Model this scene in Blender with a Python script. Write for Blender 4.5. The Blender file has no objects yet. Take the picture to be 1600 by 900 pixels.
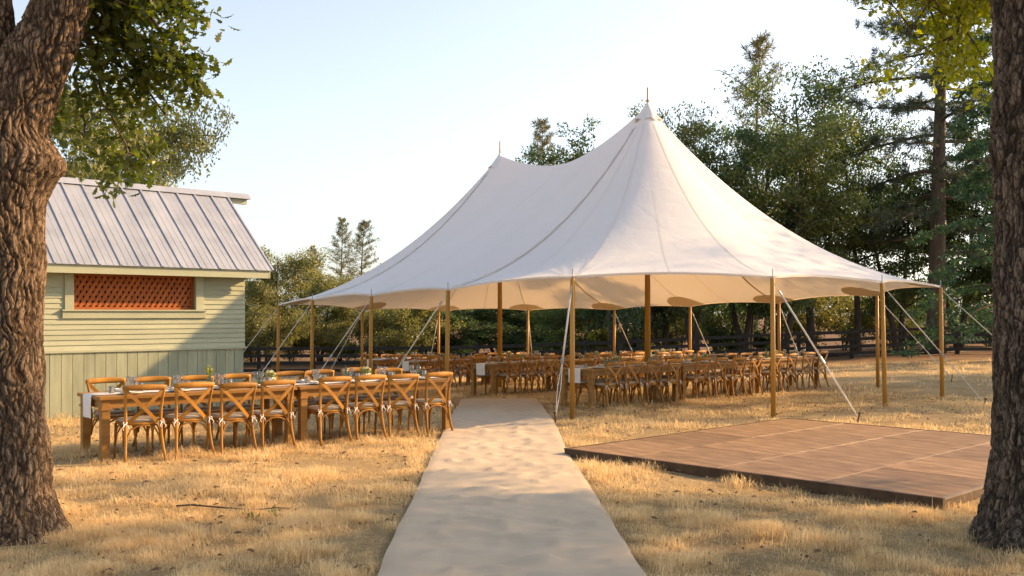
import bpy, math, random
import numpy as np
from mathutils import Vector, Matrix, noise

sc = bpy.context.scene
R = math.radians
rng = np.random.default_rng(7)
random.seed(7)

# ------------------------------------------------------------------ camera, sky, sun, exposure
cam_d = bpy.data.cameras.new('camera')
cam = bpy.data.objects.new('camera', cam_d)
sc.collection.objects.link(cam)
cam.location = (0, 0, 1.72)
cam.rotation_euler = (R(90), 0, 0)
cam_d.lens = 35.0
cam_d.sensor_width = 36.0
cam_d.shift_y = 41 / 1600
cam_d.clip_end = 3000
sc.camera = cam

SUN_EL, SUN_AZ = 23.0, 20.5          # elevation; azimuth measured from +X towards +Y
S = Vector((math.cos(R(SUN_EL)) * math.cos(R(SUN_AZ)), math.cos(R(SUN_EL)) * math.sin(R(SUN_AZ)), math.sin(R(SUN_EL))))
world = bpy.data.worlds.new('World')
sc.world = world
world.use_nodes = True
wn = world.node_tree
sky = wn.nodes.new('ShaderNodeTexSky')
sky.sky_type = 'NISHITA'
sky.sun_disc = False
sky.sun_elevation = R(SUN_EL)
sky.sun_rotation = R(90 - SUN_AZ)
sky.altitude = 300
sky.air_density = 1.0
sky.dust_density = 2.0
sky.ozone_density = 1.0
bg = wn.nodes['Background']
bg.inputs['Strength'].default_value = 0.15
hz = wn.nodes.new('ShaderNodeHueSaturation')     # hazy, washed-out summer sky
hz.inputs['Saturation'].default_value = .55
wn.links.new(sky.outputs[0], hz.inputs['Color'])
wn.links.new(hz.outputs[0], bg.inputs['Color'])
sun_d = bpy.data.lights.new('sun', 'SUN')
sun_d.energy = 5.0
sun_d.angle = R(0.6)
sun_d.color = (1.0, 0.63, 0.29)
sun = bpy.data.objects.new('sun', sun_d)
sc.collection.objects.link(sun)
sun.location = (40, 10, 30)
sun.rotation_euler = S.to_track_quat('Z', 'Y').to_euler()
sc.view_settings.view_transform = 'Standard'
sc.view_settings.look = 'None'
sc.view_settings.exposure = 0.92
sc.view_settings.gamma = 1.0
sc.cycles.max_bounces = 8
sc.cycles.transparent_max_bounces = 12
sc.cycles.caustics_reflective = False
sc.cycles.caustics_refractive = False
sc.cycles.use_denoising = True

# ------------------------------------------------------------------ helpers
COL = sc.collection


class MB:
    """collects shapes into one mesh"""
    def __init__(s):
        s.v, s.f = [], []

    def add(s, vs, fs):
        o = len(s.v)
        s.v.extend([tuple(p) for p in vs])
        s.f.extend([tuple(i + o for i in f) for f in fs])
        return s

    def box(s, lo, hi, m=None):
        x0, y0, z0 = lo
        x1, y1, z1 = hi
        vs = [Vector(p) for p in ((x0, y0, z0), (x1, y0, z0), (x1, y1, z0), (x0, y1, z0), (x0, y0, z1), (x1, y0, z1), (x1, y1, z1), (x0, y1, z1))]
        if m is not None:
            vs = [m @ p for p in vs]
        return s.add(vs, [(3, 2, 1, 0), (4, 5, 6, 7), (0, 1, 5, 4), (1, 2, 6, 5), (2, 3, 7, 6), (3, 0, 4, 7)])

    def bar(s, a, b, w, t, up=(0, 0, 1)):
        a, b = Vector(a), Vector(b)
        d = b - a
        L = d.length
        d.normalize()
        side = d.cross(Vector(up)).normalized()
        u = side.cross(d)
        m = Matrix((d, side, u)).transposed().to_4x4()
        m.translation = a
        return s.box((0, -w / 2, -t / 2), (L, w / 2, t / 2), m)

    def tube(s, pts, rad, n=6, caps=True):
        pts = [Vector(p) for p in pts]
        if not hasattr(rad, '__len__'):
            rad = [rad] * len(pts)
        vs, fs = [], []
        ref = None
        for i, p in enumerate(pts):
            t = (pts[min(i + 1, len(pts) - 1)] - pts[max(i - 1, 0)]).normalized()
            if ref is None:
                ref = Vector((1, 0, 0)) if abs(t.x) < .8 else Vector((0, 1, 0))
            u = (ref - t * ref.dot(t)).normalized()
            ref = u
            w = t.cross(u)
            for k in range(n):
                a = 2 * math.pi * k / n
                vs.append(p + (u * math.cos(a) + w * math.sin(a)) * rad[i])
        for i in range(len(pts) - 1):
            for k in range(n):
                k2 = (k + 1) % n
                fs.append((i * n + k, i * n + k2, (i + 1) * n + k2, (i + 1) * n + k))
        if caps:
            fs.append(tuple(range(n - 1, -1, -1)))
            fs.append(tuple((len(pts) - 1) * n + k for k in range(n)))
        return s.add(vs, fs)

    def lathe(s, prof, n=12, c=(0, 0, 0)):
        vs, fs = [], []
        for r, z in prof:
            for k in range(n):
                a = 2 * math.pi * k / n
                vs.append((c[0] + r * math.cos(a), c[1] + r * math.sin(a), c[2] + z))
        for i in range(len(prof) - 1):
            for k in range(n):
                k2 = (k + 1) % n
                fs.append((i * n + k, i * n + k2, (i + 1) * n + k2, (i + 1) * n + k))
        fs.append(tuple(range(n - 1, -1, -1)))
        fs.append(tuple((len(prof) - 1) * n + k for k in range(n)))
        return s.add(vs, fs)

    def grid(s, pts, nu, nv):
        fs = [(i * nv + j, (i + 1) * nv + j, (i + 1) * nv + j + 1, i * nv + j + 1) for i in range(nu - 1) for j in range(nv - 1)]
        return s.add(pts, fs)

    def mesh(s, name, mat, smooth=False):
        me = bpy.data.meshes.new(name)
        me.from_pydata(s.v, [], s.f)
        if smooth:
            me.polygons.foreach_set('use_smooth', [True] * len(me.polygons))
        if mat:
            me.materials.append(mat)
        me.update()
        return me

    def build(s, name, mat, parent=None, smooth=False, loc=None, bevel=0):
        return obj(name, s.mesh(name, mat, smooth), parent, loc, bevel)


def obj(name, me, parent=None, loc=None, bevel=0):
    o = bpy.data.objects.new(name, me)
    COL.objects.link(o)
    if parent:
        o.parent = parent
    if loc:
        o.location = loc
    if bevel:
        b = o.modifiers.new('bevel', 'BEVEL')
        b.width = bevel
        b.segments = 2
        b.limit_method = 'ANGLE'
    return o


def tag(o, label, cat, group=None):
    o['label'] = label
    o['category'] = cat
    if group:
        o['group'] = group
    return o


def thing(name, label, cat, loc=(0, 0, 0), rz=0, group=None):
    o = bpy.data.objects.new(name, None)
    o.empty_display_size = .1
    COL.objects.link(o)
    o.location = loc
    o.rotation_euler = (0, 0, rz)
    return tag(o, label, cat, group)


def copy_tree(o, parent=None):
    c = o.copy()
    COL.objects.link(c)
    c.parent = parent
    for ch in list(o.children):
        copy_tree(ch, c)
    return c


def np_mesh(name, v, nper, mat, smooth=False, col=None, faces=None):
    """v: (N, 3) array, faces of nper verts each in order (or an index array)"""
    me = bpy.data.meshes.new(name)
    nv = len(v)
    idx = np.arange(nv, dtype=np.int32) if faces is None else faces.astype(np.int32).ravel()
    nf = len(idx) // nper
    me.vertices.add(nv)
    me.vertices.foreach_set('co', v.astype(np.float32).ravel())
    me.loops.add(len(idx))
    me.loops.foreach_set('vertex_index', idx)
    me.polygons.add(nf)
    me.polygons.foreach_set('loop_start', np.arange(0, nf * nper, nper, dtype=np.int32))
    me.polygons.foreach_set('loop_total', np.full(nf, nper, dtype=np.int32))
    if smooth:
        me.polygons.foreach_set('use_smooth', np.ones(nf, dtype=bool))
    me.update(calc_edges=True)
    if col is not None:
        a = me.color_attributes.new('tint', 'FLOAT_COLOR', 'POINT')
        c4 = np.ones((nv, 4), dtype=np.float32)
        c4[:, :3] = col
        a.data.foreach_set('color', c4.ravel())
    me.materials.append(mat)
    return me


# ------------------------------------------------------------------ materials
def nodes(name):
    m = bpy.data.materials.new(name)
    m.use_nodes = True
    n = m.node_tree
    return m, n, n.nodes['Principled BSDF']


def pmat(name, c1, c2=None, scale=5.0, rough=.7, bump=0.0, bscale=None, stretch=(1, 1, 1), vary=0.0, spec=.3, c3=None, bdist=.02, metal=0.0, coord='Object', detail=5, lo=.35, hi=.65):
    m, n, b = nodes(name)
    L = n.links.new
    tc = n.nodes.new('ShaderNodeTexCoord')
    mp = n.nodes.new('ShaderNodeMapping')
    mp.inputs['Scale'].default_value = stretch
    L(tc.outputs[coord], mp.inputs['Vector'])
    nz = n.nodes.new('ShaderNodeTexNoise')
    nz.inputs['Scale'].default_value = scale
    nz.inputs['Detail'].default_value = detail
    nz.inputs['Roughness'].default_value = .6
    L(mp.outputs[0], nz.inputs['Vector'])
    rp = n.nodes.new('ShaderNodeValToRGB')
    e = rp.color_ramp.elements
    e[0].position, e[1].position = lo, hi
    e[0].color = (*c1, 1)
    e[1].color = (*(c2 or c1), 1)
    if c3:
        x = e.new((lo + hi) / 2)
        x.color = (*c3, 1)
    L(nz.outputs['Fac'], rp.inputs['Fac'])
    out = rp.outputs['Color']
    if vary:
        oi = n.nodes.new('ShaderNodeObjectInfo')
        mr = n.nodes.new('ShaderNodeMapRange')
        mr.inputs['To Min'].default_value = 1 - vary
        mr.inputs['To Max'].default_value = 1 + vary
        L(oi.outputs['Random'], mr.inputs['Value'])
        hs = n.nodes.new('ShaderNodeHueSaturation')
        L(mr.outputs[0], hs.inputs['Value'])
        L(out, hs.inputs['Color'])
        out = hs.outputs['Color']
    L(out, b.inputs['Base Color'])
    b.inputs['Roughness'].default_value = rough
    b.inputs['Metallic'].default_value = metal
    b.inputs['Specular IOR Level'].default_value = spec
    if bump:
        n2 = n.nodes.new('ShaderNodeTexNoise')
        n2.inputs['Scale'].default_value = bscale or scale * 3
        n2.inputs['Detail'].default_value = 6
        L(mp.outputs[0], n2.inputs['Vector'])
        bp = n.nodes.new('ShaderNodeBump')
        bp.inputs['Strength'].default_value = bump
        bp.inputs['Distance'].default_value = bdist
        L(n2.outputs['Fac'], bp.inputs['Height'])
        L(bp.outputs[0], b.inputs['Normal'])
    return m


def leaf_mat(name, c1, c2, trans=.4, vary=.12, scale=.6, gloss=.05):
    """leaf: colour varies leaf by leaf (tint) and tree by tree"""
    m, n, b = nodes(name)
    L = n.links.new
    n.nodes.remove(b)
    at = n.nodes.new('ShaderNodeAttribute')
    at.attribute_name = 'tint'
    sx = n.nodes.new('ShaderNodeSeparateColor')
    L(at.outputs['Color'], sx.inputs[0])
    mx = n.nodes.new('ShaderNodeMix')
    mx.data_type = 'RGBA'
    mx.inputs[6].default_value = (*c1, 1)
    mx.inputs[7].default_value = (*c2, 1)
    L(sx.outputs[0], mx.inputs[0])
    oi = n.nodes.new('ShaderNodeObjectInfo')
    mr = n.nodes.new('ShaderNodeMapRange')
    mr.inputs['To Min'].default_value = 1 - vary
    mr.inputs['To Max'].default_value = 1 + vary
    L(oi.outputs['Random'], mr.inputs['Value'])
    hs = n.nodes.new('ShaderNodeHueSaturation')
    L(mr.outputs[0], hs.inputs['Value'])
    L(mx.outputs[2], hs.inputs['Color'])
    d = n.nodes.new('ShaderNodeBsdfDiffuse')
    t = n.nodes.new('ShaderNodeBsdfTranslucent')
    L(hs.outputs[0], d.inputs[0])
    h2 = n.nodes.new('ShaderNodeHueSaturation')
    h2.inputs['Saturation'].default_value = 1.15
    h2.inputs['Value'].default_value = 1.5
    L(hs.outputs[0], h2.inputs['Color'])
    L(h2.outputs[0], t.inputs[0])
    ms = n.nodes.new('ShaderNodeMixShader')
    ms.inputs[0].default_value = trans
    L(d.outputs[0], ms.inputs[1])
    L(t.outputs[0], ms.inputs[2])
    g = n.nodes.new('ShaderNodeBsdfGlossy')
    g.inputs['Roughness'].default_value = .45
    m2 = n.nodes.new('ShaderNodeMixShader')
    m2.inputs[0].default_value = gloss
    L(ms.outputs[0], m2.inputs[1])
    L(g.outputs[0], m2.inputs[2])
    L(m2.outputs[0], n.nodes['Material Output'].inputs['Surface'])
    return m


def canvas_mat(name, col, trans):
    m, n, b = nodes(name)
    L = n.links.new
    n.nodes.remove(b)
    tc = n.nodes.new('ShaderNodeTexCoord')
    nz = n.nodes.new('ShaderNodeTexNoise')
    nz.inputs['Scale'].default_value = .8
    nz.inputs['Detail'].default_value = 6
    L(tc.outputs['Object'], nz.inputs['Vector'])
    rp = n.nodes.new('ShaderNodeValToRGB')
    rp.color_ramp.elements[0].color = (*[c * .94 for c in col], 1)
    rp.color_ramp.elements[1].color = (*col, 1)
    L(nz.outputs['Fac'], rp.inputs['Fac'])
    n2 = n.nodes.new('ShaderNodeTexNoise')
    n2.inputs['Scale'].default_value = 2.2
    n2.inputs['Detail'].default_value = 4
    n2.inputs['Distortion'].default_value = .8
    L(tc.outputs['Object'], n2.inputs['Vector'])
    bp = n.nodes.new('ShaderNodeBump')
    bp.inputs['Strength'].default_value = .25
    bp.inputs['Distance'].default_value = .05
    L(n2.outputs['Fac'], bp.inputs['Height'])
    d = n.nodes.new('ShaderNodeBsdfDiffuse')
    t = n.nodes.new('ShaderNodeBsdfTranslucent')
    L(rp.outputs[0], d.inputs[0])
    t.inputs[0].default_value = (col[0] * 1.1, col[1] * .90, col[2] * .64, 1)
    L(bp.outputs[0], d.inputs['Normal'])
    ms = n.nodes.new('ShaderNodeMixShader')
    ms.inputs[0].default_value = trans
    L(d.outputs[0], ms.inputs[1])
    L(t.outputs[0], ms.inputs[2])
    L(ms.outputs[0], n.nodes['Material Output'].inputs['Surface'])
    return m


def bark_mat(name, c0, c1, c2):
    """bark plates and fissures: the carved depth (tint) picks fissure or plate colour"""
    m, n, b = nodes(name)
    L = n.links.new
    tc = n.nodes.new('ShaderNodeTexCoord')
    mp = n.nodes.new('ShaderNodeMapping')
    mp.inputs['Scale'].default_value = (1, 1, .35)
    L(tc.outputs['Object'], mp.inputs['Vector'])
    nz = n.nodes.new('ShaderNodeTexNoise')
    nz.inputs['Scale'].default_value = 18
    nz.inputs['Detail'].default_value = 8
    nz.inputs['Roughness'].default_value = .7
    L(mp.outputs[0], nz.inputs['Vector'])
    r2 = n.nodes.new('ShaderNodeValToRGB')
    r2.color_ramp.elements[0].position = .35
    r2.color_ramp.elements[1].position = .65
    r2.color_ramp.elements[0].color = (*c1, 1)
    r2.color_ramp.elements[1].color = (*c2, 1)
    L(nz.outputs['Fac'], r2.inputs['Fac'])
    at = n.nodes.new('ShaderNodeAttribute')
    at.attribute_name = 'tint'
    sx = n.nodes.new('ShaderNodeSeparateColor')
    L(at.outputs['Color'], sx.inputs[0])
    # finer fissures between the carved ones: ridged noise drawn out along the stem
    m3 = n.nodes.new('ShaderNodeMapping')
    m3.inputs['Scale'].default_value = (1, 1, .3)
    L(tc.outputs['Object'], m3.inputs['Vector'])
    n3 = n.nodes.new('ShaderNodeTexNoise')
    n3.inputs['Scale'].default_value = 40
    n3.inputs['Detail'].default_value = 3
    n3.inputs['Distortion'].default_value = .6
    L(m3.outputs[0], n3.inputs['Vector'])
    sb = n.nodes.new('ShaderNodeMath')
    sb.operation = 'SUBTRACT'
    sb.inputs[1].default_value = .5
    L(n3.outputs['Fac'], sb.inputs[0])
    ab = n.nodes.new('ShaderNodeMath')
    ab.operation = 'ABSOLUTE'
    L(sb.outputs[0], ab.inputs[0])
    mr = n.nodes.new('ShaderNodeMapRange')
    mr.inputs['From Min'].default_value = -.03
    mr.inputs['From Max'].default_value = .06
    L(ab.outputs[0], mr.inputs['Value'])
    mu = n.nodes.new('ShaderNodeMath')
    mu.operation = 'MULTIPLY'
    L(mr.outputs[0], mu.inputs[0])
    L(sx.outputs[0], mu.inputs[1])
    mx = n.nodes.new('ShaderNodeMix')
    mx.data_type = 'RGBA'
    mx.inputs[6].default_value = (*c0, 1)
    L(mu.outputs[0], mx.inputs[0])
    L(r2.outputs[0], mx.inputs[7])
    L(mx.outputs[2], b.inputs['Base Color'])
    b.inputs['Roughness'].default_value = .9
    b.inputs['Specular IOR Level'].default_value = .15
    ad = n.nodes.new('ShaderNodeMath')
    ad.operation = 'MULTIPLY_ADD'
    ad.inputs[1].default_value = .35
    L(nz.outputs['Fac'], ad.inputs[0])
    L(mr.outputs[0], ad.inputs[2])
    bp = n.nodes.new('ShaderNodeBump')
    bp.inputs['Strength'].default_value = .9
    bp.inputs['Distance'].default_value = .018
    L(ad.outputs[0], bp.inputs['Height'])
    L(bp.outputs[0], b.inputs['Normal'])
    return m


M = {}
M['straw'] = None
M['chair'] = pmat('chair_wood', (.27, .12, .018), (.38, .18, .030), 6, .55, .12, 60, (1, 1, .3), .24, .25)
M['table'] = pmat('table_wood', (.25, .122, .026), (.36, .185, .045), 3, .55, .15, 40, (.25, 3, 3), .1, .3)
M['pole'] = pmat('pole_wood', (.42, .21, .036), (.50, .26, .05), 3, .45, .08, 30, (2, 2, .2), .08, .4)
M['cushion'] = pmat('cushion_linen', (.42, .35, .28), (.50, .43, .35), 8, .9, .2, 300, vary=.08)
M['linen'] = pmat('white_linen', (.74, .70, .66), (.80, .77, .74), 6, .9, .15, 200)
M['runner'] = pmat('aisle_cloth', (.50, .40, .295), (.58, .475, .355), 2.2, .95, .5, 160, bdist=.006, lo=.25, hi=.75, detail=10)
M['canvas'] = canvas_mat('tent_canvas', (.87, .862, .868), .18)
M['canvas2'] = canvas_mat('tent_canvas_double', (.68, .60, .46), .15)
M['seam'] = canvas_mat('tent_seam', (.82, .79, .76), .17)
M['rope'] = pmat('rope_white', (.66, .62, .55), (.72, .68, .6), 20, .8)
M['steel'] = pmat('grey_metal', (.30, .30, .31), (.38, .38, .39), 20, .4, metal=.8)
M['roof'] = pmat('galvanised_roof', (.35, .37, .42), (.44, .46, .51), 2.2, .45, .05, 30, (1, .5, 1), .05, .5, metal=.25)
M['siding'] = pmat('sage_paint', (.355, .38, .275), (.42, .44, .32), 1.6, .65, .2, 30, (1, 1, 4), .06, detail=9)
M['skirt'] = pmat('sage_paint_boards', (.26, .285, .205), (.345, .365, .26), 2.0, .65, .2, 30, (4, 4, .6), .09, detail=9)
M['lattice'] = pmat('red_cedar_lattice', (.31, .082, .018), (.40, .115, .026), 6, .6, .1, 40, vary=.1)
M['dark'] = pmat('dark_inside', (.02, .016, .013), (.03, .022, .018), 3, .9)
M['fence'] = pmat('dark_fence_paint', (.016, .014, .013), (.032, .027, .023), 6, .6, .2, 30, vary=.2)
M['floor'] = pmat('dance_floor_wood', (.15, .085, .042), (.44, .275, .15), 2.3, .48, .06, 60, (1, 3.2, 1), .2, .25, c3=(.28, .168, .088), detail=12, lo=.3, hi=.7)
M['trim'] = pmat('floor_edge', (.06, .034, .018), (.12, .07, .036), 5, .6, .2, 30)
M['alu'] = pmat('aluminium_trim', (.28, .21, .155), (.36, .28, .21), 9, .45, metal=.5)
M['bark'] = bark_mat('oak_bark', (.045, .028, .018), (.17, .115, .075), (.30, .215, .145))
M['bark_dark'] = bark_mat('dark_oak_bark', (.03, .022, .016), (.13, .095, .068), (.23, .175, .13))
M['bark2'] = pmat('branch_bark', (.07, .055, .042), (.13, .10, .075), 8, .9, .6, 14, (1, 1, .3))
M['bark_far'] = pmat('far_bark', (.05, .04, .032), (.09, .07, .055), 6, .9, .5, 12, (1, 1, .3))
M['oak'] = leaf_mat('oak_leaf', (.05, .075, .014), (.11, .135, .022), .45)
M['oak_sun'] = leaf_mat('sunlit_leaf', (.13, .18, .014), (.30, .30, .024), .58)  # oak leaf with the sunlit golden look painted into its colour
M['olive'] = leaf_mat('olive_green_leaf', (.15, .165, .055), (.29, .28, .09), .42)
M['green'] = leaf_mat('green_leaf', (.062, .112, .034), (.13, .175, .05), .44)
M['deep'] = leaf_mat('deep_green_leaf', (.05, .096, .036), (.10, .15, .05), .44)
M['pine'] = leaf_mat('pine_needles', (.10, .10, .04), (.19, .175, .065), .32)
M['pine2'] = leaf_mat('dark_pine_needles', (.035, .055, .034), (.07, .095, .052), .25)
M['cedar'] = leaf_mat('cedar_spray', (.03, .07, .03), (.055, .115, .045), .3)
M['shrub'] = leaf_mat('shrub_leaf', (.14, .16, .045), (.28, .26, .075), .42)
M['pale'] = pmat('pale_roof', (.48, .50, .52), (.56, .57, .58), 3, .5)
M['plate'] = pmat('stoneware', (.70, .67, .62), (.75, .72, .68), 5, .3, spec=.5)
M['white'] = pmat('white_ceramic', (.74, .72, .68), (.78, .76, .72), 5, .35)
M['petal'] = leaf_mat('cream_petal', (.62, .58, .36), (.74, .72, .55), .3)
M['wax'] = pmat('candle_wax', (.75, .66, .5), (.8, .72, .58), 5, .5)
M['litter'] = pmat('dead_leaf', (.10, .055, .03), (.20, .12, .06), 30, .9)
M['bottle'] = None


def glass_mat(name, col):
    m, n, b = nodes(name)
    L = n.links.new
    n.nodes.remove(b)
    t = n.nodes.new('ShaderNodeBsdfTransparent')
    t.inputs[0].default_value = (*col, 1)
    g = n.nodes.new('ShaderNodeBsdfGlossy')
    g.inputs['Roughness'].default_value = .03
    lw = n.nodes.new('ShaderNodeLayerWeight')
    lw.inputs['Blend'].default_value = .35
    mr = n.nodes.new('ShaderNodeMapRange')
    mr.inputs['To Min'].default_value = .06
    mr.inputs['To Max'].default_value = .75
    L(lw.outputs['Fresnel'], mr.inputs['Value'])
    ms = n.nodes.new('ShaderNodeMixShader')
    L(mr.outputs[0], ms.inputs[0])
    L(t.outputs[0], ms.inputs[1])
    L(g.outputs[0], ms.inputs[2])
    L(ms.outputs[0], n.nodes['Material Output'].inputs['Surface'])
    return m


M['glass'] = glass_mat('clear_glass', (.93, .93, .92))
M['bottle'] = glass_mat('green_glass', (.55, .68, .5))


# ------------------------------------------------------------------ ground
def sstep(a, b, x):
    t = np.clip((np.asarray(x, dtype=float) - a) / (b - a), 0, 1)
    return t * t * (3 - 2 * t)


def gz(x, y):
    """terrain: level by the camera, falling away gently behind and to the left"""
    x = np.asarray(x, dtype=float)
    y = np.asarray(y, dtype=float)
    s = np.interp(y, [0, 15, 17, 33, 46, 80, 160], [0, 0, .03, .52, 1.05, 1.5, 1.5])
    r = x / np.maximum(y, 6)
    w = np.interp(r, [-.3, -.06, .10, .26, .45], [1, .97, .72, .40, .06])
    return -s * w


def g1(x, y):
    return float(gz(x, y))


def uneven(x, y):
    return .018 * np.sin(1.7 * x + .6 * np.sin(1.1 * y)) * np.sin(1.3 * y + 1.0) + .010 * np.sin(4.1 * x + 2.0 * y) * np.sin(3.3 * y - 1.2 * x)


def ground_mat():
    m, n, b = nodes('dry_meadow')
    L = n.links.new
    tc = n.nodes.new('ShaderNodeTexCoord')
    n1 = n.nodes.new('ShaderNodeTexNoise')
    n1.inputs['Scale'].default_value = .55
    n1.inputs['Detail'].default_value = 8
    n1.inputs['Roughness'].default_value = .65
    L(tc.outputs['Object'], n1.inputs['Vector'])
    mp = n.nodes.new('ShaderNodeMapping')
    mp.inputs['Scale'].default_value = (1, 2.6, 1)
    L(tc.outputs['Object'], mp.inputs['Vector'])
    n2 = n.nodes.new('ShaderNodeTexNoise')
    n2.inputs['Scale'].default_value = 14
    n2.inputs['Detail'].default_value = 9
    n2.inputs['Roughness'].default_value = .75
    L(mp.outputs[0], n2.inputs['Vector'])
    r1 = n.nodes.new('ShaderNodeValToRGB')
    r1.color_ramp.elements[0].position = .36
    r1.color_ramp.elements[1].position = .62
    r1.color_ramp.elements[0].color = (.50, .355, .185, 1)
    r1.color_ramp.elements[1].color = (.62, .47, .27, 1)
    L(n1.outputs['Fac'], r1.inputs['Fac'])
    r2 = n.nodes.new('ShaderNodeValToRGB')
    r2.color_ramp.elements[0].position = .3
    r2.color_ramp.elements[1].position = .6
    r2.color_ramp.elements[0].color = (.42, .36, .29, 1)
    r2.color_ramp.elements[1].color = (1, 1, 1, 1)
    L(n2.outputs['Fac'], r2.inputs['Fac'])
    mx = n.nodes.new('ShaderNodeMix')
    mx.data_type = 'RGBA'
    mx.blend_type = 'MULTIPLY'
    mx.inputs[0].default_value = 1
    L(r1.outputs[0], mx.inputs[6])
    L(r2.outputs[0], mx.inputs[7])
    # brown needle litter under the trees beyond the fence line
    sp = n.nodes.new('ShaderNodeSeparateXYZ')
    L(tc.outputs['Object'], sp.inputs[0])
    ad = n.nodes.new('ShaderNodeMath')
    ad.operation = 'MULTIPLY_ADD'
    ad.inputs[1].default_value = 9
    L(n1.outputs['Fac'], ad.inputs[0])
    L(sp.outputs['Y'], ad.inputs[2])
    mr = n.nodes.new('ShaderNodeMapRange')
    mr.inputs['From Min'].default_value = 40
    mr.inputs['From Max'].default_value = 46
    L(ad.outputs[0], mr.inputs['Value'])
    m2 = n.nodes.new('ShaderNodeMix')
    m2.data_type = 'RGBA'
    m2.inputs[7].default_value = (.20, .12, .065, 1)
    L(mr.outputs[0], m2.inputs[0])
    L(mx.outputs[2], m2.inputs[6])
    L(m2.outputs[2], b.inputs['Base Color'])
    b.inputs['Roughness'].default_value = .95
    b.inputs['Specular IOR Level'].default_value = .1
    bp = n.nodes.new('ShaderNodeBump')
    bp.inputs['Strength'].default_value = 1
    bp.inputs['Distance'].default_value = .05
    L(n2.outputs['Fac'], bp.inputs['Height'])
    L(bp.outputs[0], b.inputs['Normal'])
    return m


xs = np.concatenate([[-1500, -700, -300, -150, -90, -60], np.arange(-40, 41, .5), [60, 90, 150, 300, 700, 1500]])
ys = np.concatenate([[-300, -120, -50, -25], np.arange(-12, 60, .5), [63, 67, 72, 80, 90, 110, 160, 300, 700, 1600]])
gx, gy = np.meshgrid(xs, ys, indexing='ij')
zz = gz(gx, gy) + uneven(gx, gy)
vv = np.stack([gx, gy, zz], -1).reshape(-1, 3)
nu, nv = len(xs), len(ys)
ii, jj = np.meshgrid(np.arange(nu - 1), np.arange(nv - 1), indexing='ij')
fq = np.stack([ii * nv + jj, (ii + 1) * nv + jj, (ii + 1) * nv + jj + 1, ii * nv + jj + 1], -1).reshape(-1, 4)
ground = obj('ground', np_mesh('ground', vv, 4, ground_mat(), True, faces=fq))
ground['kind'] = 'structure'

# dirt lane beyond the fence
lane = []
for i in range(61):
    x = -60 + i * 2
    for w in (0, 1.4, 2.8):
        y = 47.2 + w + .4 * math.sin(x * .13)
        lane.append((x, y, g1(x, y) + uneven(x, y) + .03))
mb = MB().grid(lane, 61, 3)
o = mb.build('dirt_lane', pmat('pale_dirt', (.42, .29, .19), (.50, .36, .24), 2, .95, .4, 20), smooth=True)
o['kind'] = 'structure'

# ------------------------------------------------------------------ shed
HU = Vector((math.sin(R(46.5)), math.cos(R(46.5)), 0))
HV = Vector((-HU.y, HU.x, 0))
KX, KY = -5.1, 18.87
shed = thing('garden_shed', 'sage green shed with grey metal roof and reddish lattice window', 'shed', (KX, KY, 0), math.atan2(HU.y, HU.x))
# local frame: x along the front wall (0 at the right corner, negative to the left), y into the house (0 at the front face)
HL, HD = 6.2, 2.94
ROOF_E, ROOF_R, OV = 2.56, 4.14, .35
z_sk0, z_sk1, z_top = -.02, 1.10, 2.62
xw0, xw1, zw0, zw1 = -3.13, -.965, 1.80, 2.41
MB().box((-HL, .02, .0), (xw0, HD, z_top)).box((xw1, .02, 0), (-.0, HD, z_top)).box((xw0, .02, 0), (xw1, HD, zw0 - .002)).box((xw0, .02, zw1 + .002), (xw1, HD, z_top)).box((xw0, 1.0, zw0), (xw1, HD, zw1)).build('wall_core', M['skirt'], shed)
# gable triangle on the right and left ends
for x0, x1 in ((-.06, 0), (-HL, -HL + .06)):
    g = MB()
    hy = HD / 2
    zt = ROOF_E + (ROOF_R - ROOF_E) * (hy + OV) / (hy + OV) - .06
    zl = ROOF_E + (ROOF_R - ROOF_E) * OV / (hy + OV) - .06
    g.add([(x0, .02, z_top), (x0, HD, z_top), (x0, HD, zl), (x0, hy, zt), (x0, .02, zl), (x1, .02, z_top), (x1, HD, z_top), (x1, HD, zl), (x1, hy, zt), (x1, .02, zl)],
          [(0, 1, 2, 3, 4), (9, 8, 7, 6, 5), (0, 4, 9, 5), (4, 3, 8, 9), (3, 2, 7, 8), (2, 1, 6, 7), (1, 0, 5, 6)])
    g.build('gable_wall', M['siding'], shed)
# vertical skirt boards
bw = .185
k = 0
x = 0.0
while x > -HL:
    MB().box((x - bw + .006, -.012 - .004 * random.random(), z_sk0), (x, .018, z_sk1 - .03)).build('skirt_board', M['skirt'], shed, bevel=.003)
    x -= bw
y = 0.0
while y < HD - .1:
    MB().box((-.018, y + .004, z_sk0), (.012, min(y + bw, HD), z_sk1 - .03)).build('skirt_board', M['skirt'], shed, bevel=.003)
    y += bw
# water table ledge
MB().box((-HL, -.045, z_sk1 - .03), (.05, .0, z_sk1 + .012)).build('ledge', M['siding'], shed, bevel=.004)
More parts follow.
